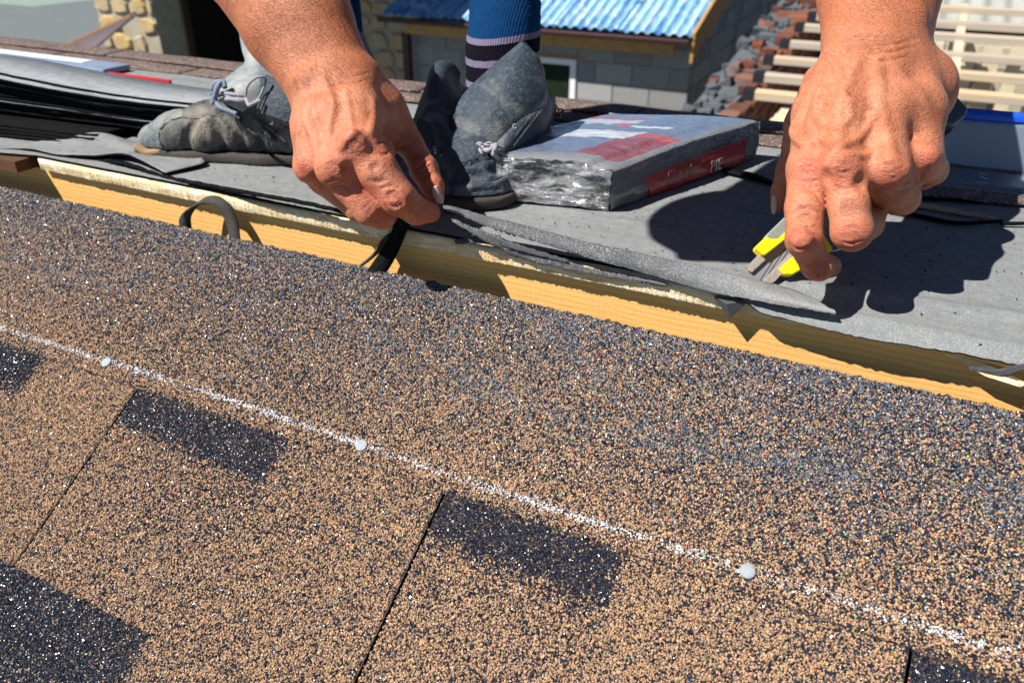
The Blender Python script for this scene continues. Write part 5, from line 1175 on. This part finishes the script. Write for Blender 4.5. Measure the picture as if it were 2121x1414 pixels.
sh = empty('dark_shed', (-7.3, 7.5, -4), 'open fronted shed in deep shade behind the stone pillar', 'shed')
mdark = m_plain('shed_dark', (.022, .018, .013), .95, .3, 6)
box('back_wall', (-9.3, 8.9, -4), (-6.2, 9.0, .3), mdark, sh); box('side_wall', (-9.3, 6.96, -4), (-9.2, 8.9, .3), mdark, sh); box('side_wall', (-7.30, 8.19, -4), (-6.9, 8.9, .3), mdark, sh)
corrug('roof_sheet', np.array([-9.7, 5.93, .12]), [1, 0, 0], [0, 1, .12], 4.6, 3.6, .16, .022, m_plain('grey_sheet', (.3, .3, .3), .6, .2, 3), sh, thick=.012)
box('post', (-8.10, 6.9, -4), (-8.04, 6.95, .1), m_plain('dark_post', (.05, .02, .012), .7, .3, 8), sh)
# small brown roof and far grey plot
br = empty('brown_roof', (-9.2, 6.0, -4), 'small brown ribbed roof with a yellow board edge beside the pillar', 'roof')
q0, q1, q2 = onY(100, 112, 6.1), onY(216, 60, 6.1), onY(255, 125, 6.1); mrb = m_plain('brown_sheet', (.13, .10, .115), .7, .25, 4)
corrug('roof_sheet', q0, q1-q0, np.array([.25, -.9, -.25]), np.linalg.norm(q1-q0)+.6, 1.4, .10, .012, mrb, br, thick=.01)
d_ = unit(q1-q0); mesh('edge_board', [q0-d_*.05, q1+d_*.5, q1+d_*.5+np.array([0, .1, .05]), q0-d_*.05+np.array([0, .1, .05]), q0-d_*.05+np.array([0, 0, .03]), q1+d_*.5+np.array([0, 0, .03]), ], [(0, 1, 5, 4), (4, 5, 2, 3), (0, 3, 2, 1)], mosb2, br)

# brick wall with sloping top beside the open roof frame
bw = empty('brick_wall', (-1.2, 6.5, -4), 'red brick wall with a rough sloping top at the end of the roof battens', 'wall')
n = N('red_brick'); oi = n.new('ShaderNodeObjectInfo').outputs['Random']; z = n.noise(20, 5, .65)
c = n.ramp(oi, [(0, (.10, .035, .022)), (.5, (.20, .060, .028)), (.8, (.27, .095, .05)), (1, (.14, .13, .13))]); c = n.mix(n.ramp(z, [(.3, (.7,)*3), (.55, (0,)*3)]), c, (.14, .11, .11)); mbr = n.done(c, .9, .2, n.bump(z, .01, .7))
mrub = m_plain('blue_grey_mortar', (.09, .105, .12), .95, .4, 6, 0, .03)
A1, B1 = np.array([-1.02, 4.75, -1.02]), np.array([-1.02, 8.6, -.55]); sl_ = (B1[2]-A1[2])/(B1[1]-A1[1])
mesh('wall_core', [(-1.36, 4.4, -4), (-1.03, 4.4, -4), (-1.03, 9, -4), (-1.36, 9, -4), (-1.36, 4.4, -1.10), (-1.03, 4.4, -1.10), (-1.03, 9, -.54), (-1.36, 9, -.54)], [(0, 3, 2, 1), (4, 5, 6, 7), (0, 1, 5, 4), (1, 2, 6, 5), (2, 3, 7, 6), (3, 0, 4, 7)], mrub, bw)
for r in range(14):
    z0 = -1.62+r*.078; c = 0; y = 4.5+(.12 if r % 2 else 0)
    while y < 8.8:
        top = A1[2]+sl_*(y-A1[1])
        if z0+.04 < top+.03:
            j = random.uniform(-.02, .05) if z0 > top-.10 else random.uniform(0, .012); box('brick', (-1.28 if z0 > top-.10 and random.random() < .5 else -1.12, y, z0), (-1.01+j, y+.235, z0+.066), mbr, bw, jit=.005)
        y += .25
for i in range(90):
    y = random.uniform(4.5, 8.6); zc = A1[2]+sl_*(y-A1[1])-.03; x = random.uniform(-1.36, -1.08); r_ = random.uniform(.02, .055)
    box('rubble', (x-r_, y-r_, zc-.03), (x+r_*.8, y+r_*1.3, zc+r_*.7), mrub if i % 3 else mbr, bw, jit=.02)

# open roof frame of timber battens
rf = empty('roof_frame', (.4, 6, -4), 'open timber roof frame with grey weathered battens behind the right hand', 'roof frame')
mbat = m_wood('batten', (.48, .41, .33), (.34, .29, .24), 0, .12); mend = m_plain('black_wrap', (.01, .01, .014), .6, .3, 20); mtim = m_plain('pale_timber', (.58, .50, .36), .8, .25, 9, 0, .004)
for i, (py, hh_) in enumerate(((250, .060), (208, .058), (166, .056), (127, .056), (87, .060), (60, .062), (27, .055))):
    Y = 4.6+.5*i; zc = onY(2121, py, Y)[2]; xl = onY(1560+i*20, py-40+i*5, Y)[0]; xl = max(xl, -1.01+.02*i)
    bt = frame_box('batten', ((xl+2.8)/2, Y, zc), [1, 0, -.0], [0, 1, .12], [0, 0, 1], (2.8-xl)/2, .035, hh_/2-.004, mbat, rf, .004)
    frame_box('wrapped_end', (xl-.03, Y, zc), [1, 0, 0], [0, 1, .12], [0, 0, 1], .035, .040, hh_/2+.001, mend, rf)
for x in (-.35, .19, .95, 1.7): 
    a = np.array([x, 4.4, onY(2121, 262, 4.5)[2]-.10]); b = np.array([x+.02, 8.0, onY(2121, 20, 7.7)[2]-.06]); frame_box('rafter', (a+b)/2, [1, 0, 0], unit(np.cross(unit(b-a), [1, 0, 0])), unit(b-a), .03, .05, np.linalg.norm(b-a)/2, mtim, rf)
for x, y, w2 in ((.33, 7.4, .05), (.50, 7.6, .07), (.66, 7.3, .05), (.9, 7.5, .07), (.18, 7.2, .03), (1.3, 7.5, .06)): box('stud', (x-w2, y, -4), (x+w2, y+.08, onY(2121, 70, y)[2]-.1), mtim, rf)
yb = empty('yellow_block_wall', (.6, 8.4, -4), 'pale yellow block wall with dark openings seen between the battens', 'wall')
mpb = m_block(); mpb.name = 'pale_block'; 
for nd in mpb.node_tree.nodes:
    if nd.type == 'MIX' and nd.inputs[6].default_value[0] < .3 and not nd.inputs[6].is_linked: nd.inputs[6].default_value = (.46, .41, .29, 1); nd.inputs[7].default_value = (.62, .57, .44, 1)
box('wall_core', (-.9, 8.42, -4), (4, 8.7, -1.05), mmort, yb)
for r in range(14):
    z0 = -3.9+r*.2+.1
    for c in range(12):
        x0 = -.85+c*.4+(.2 if r % 2 else 0)
        if (.18 < x0 % 1.6 < .62) and 4 < r < 12: continue
        box('block', (x0, 8.40+random.uniform(-.01, .01), z0), (x0+.385, 8.6, z0+.185), mpb, yb)
for k in range(3): box('opening', (-.62+k*1.6, 8.405, -2.85), (-.22+k*1.6, 8.415, -1.45), mdark, yb)  # near-black plates standing in for the shade inside the wall holes
box('floor_beam', (-.9, 6.6, -2.0), (3, 6.75, -1.9), mtim, yb); box('ledge', (-.9, 5.6, -2.35), (3, 6.2, -2.3), mtim, yb)
sr = empty('slate_shed', (.8, 9.5, -4), 'grey corrugated fibre cement roof at the upper right beyond the battens', 'shed')
zz = onY(2000, 36, 9.2)[2]; corrug('roof_sheet', np.array([-.6, 9.0, zz-.06]), [1, 0, 0], [0, 1, .30], 5, 4.5, .19, .028, m_plain('fibre_cement', (.33, .34, .31), .85, .25, 3, 0, .004), sr, thick=.012)
corrug('roof_sheet', np.array([-.8, 8.1, zz-.30]), [1, 0, 0], [0, 1, .1], 1.3, .7, .19, .028, mtim, sr, thick=.012); box('wall', (-.6, 9.25, -4), (4.4, 9.4, zz-.05), mdark, sr)
pi = empty('plank_pile', onY(1600, 250, 3.2), 'small pile of pale planks at the far edge right of the bundle', 'planks')
for i in range(3): q_ = onY(1596+i*6, 252-i*5, 3.2); box('plank', (q_[0]-.01, 3.2+.05*i, q_[2]-.05), (q_[0]+.9, 3.28+.05*i, q_[2]), mtim, pi, bevel=.004)
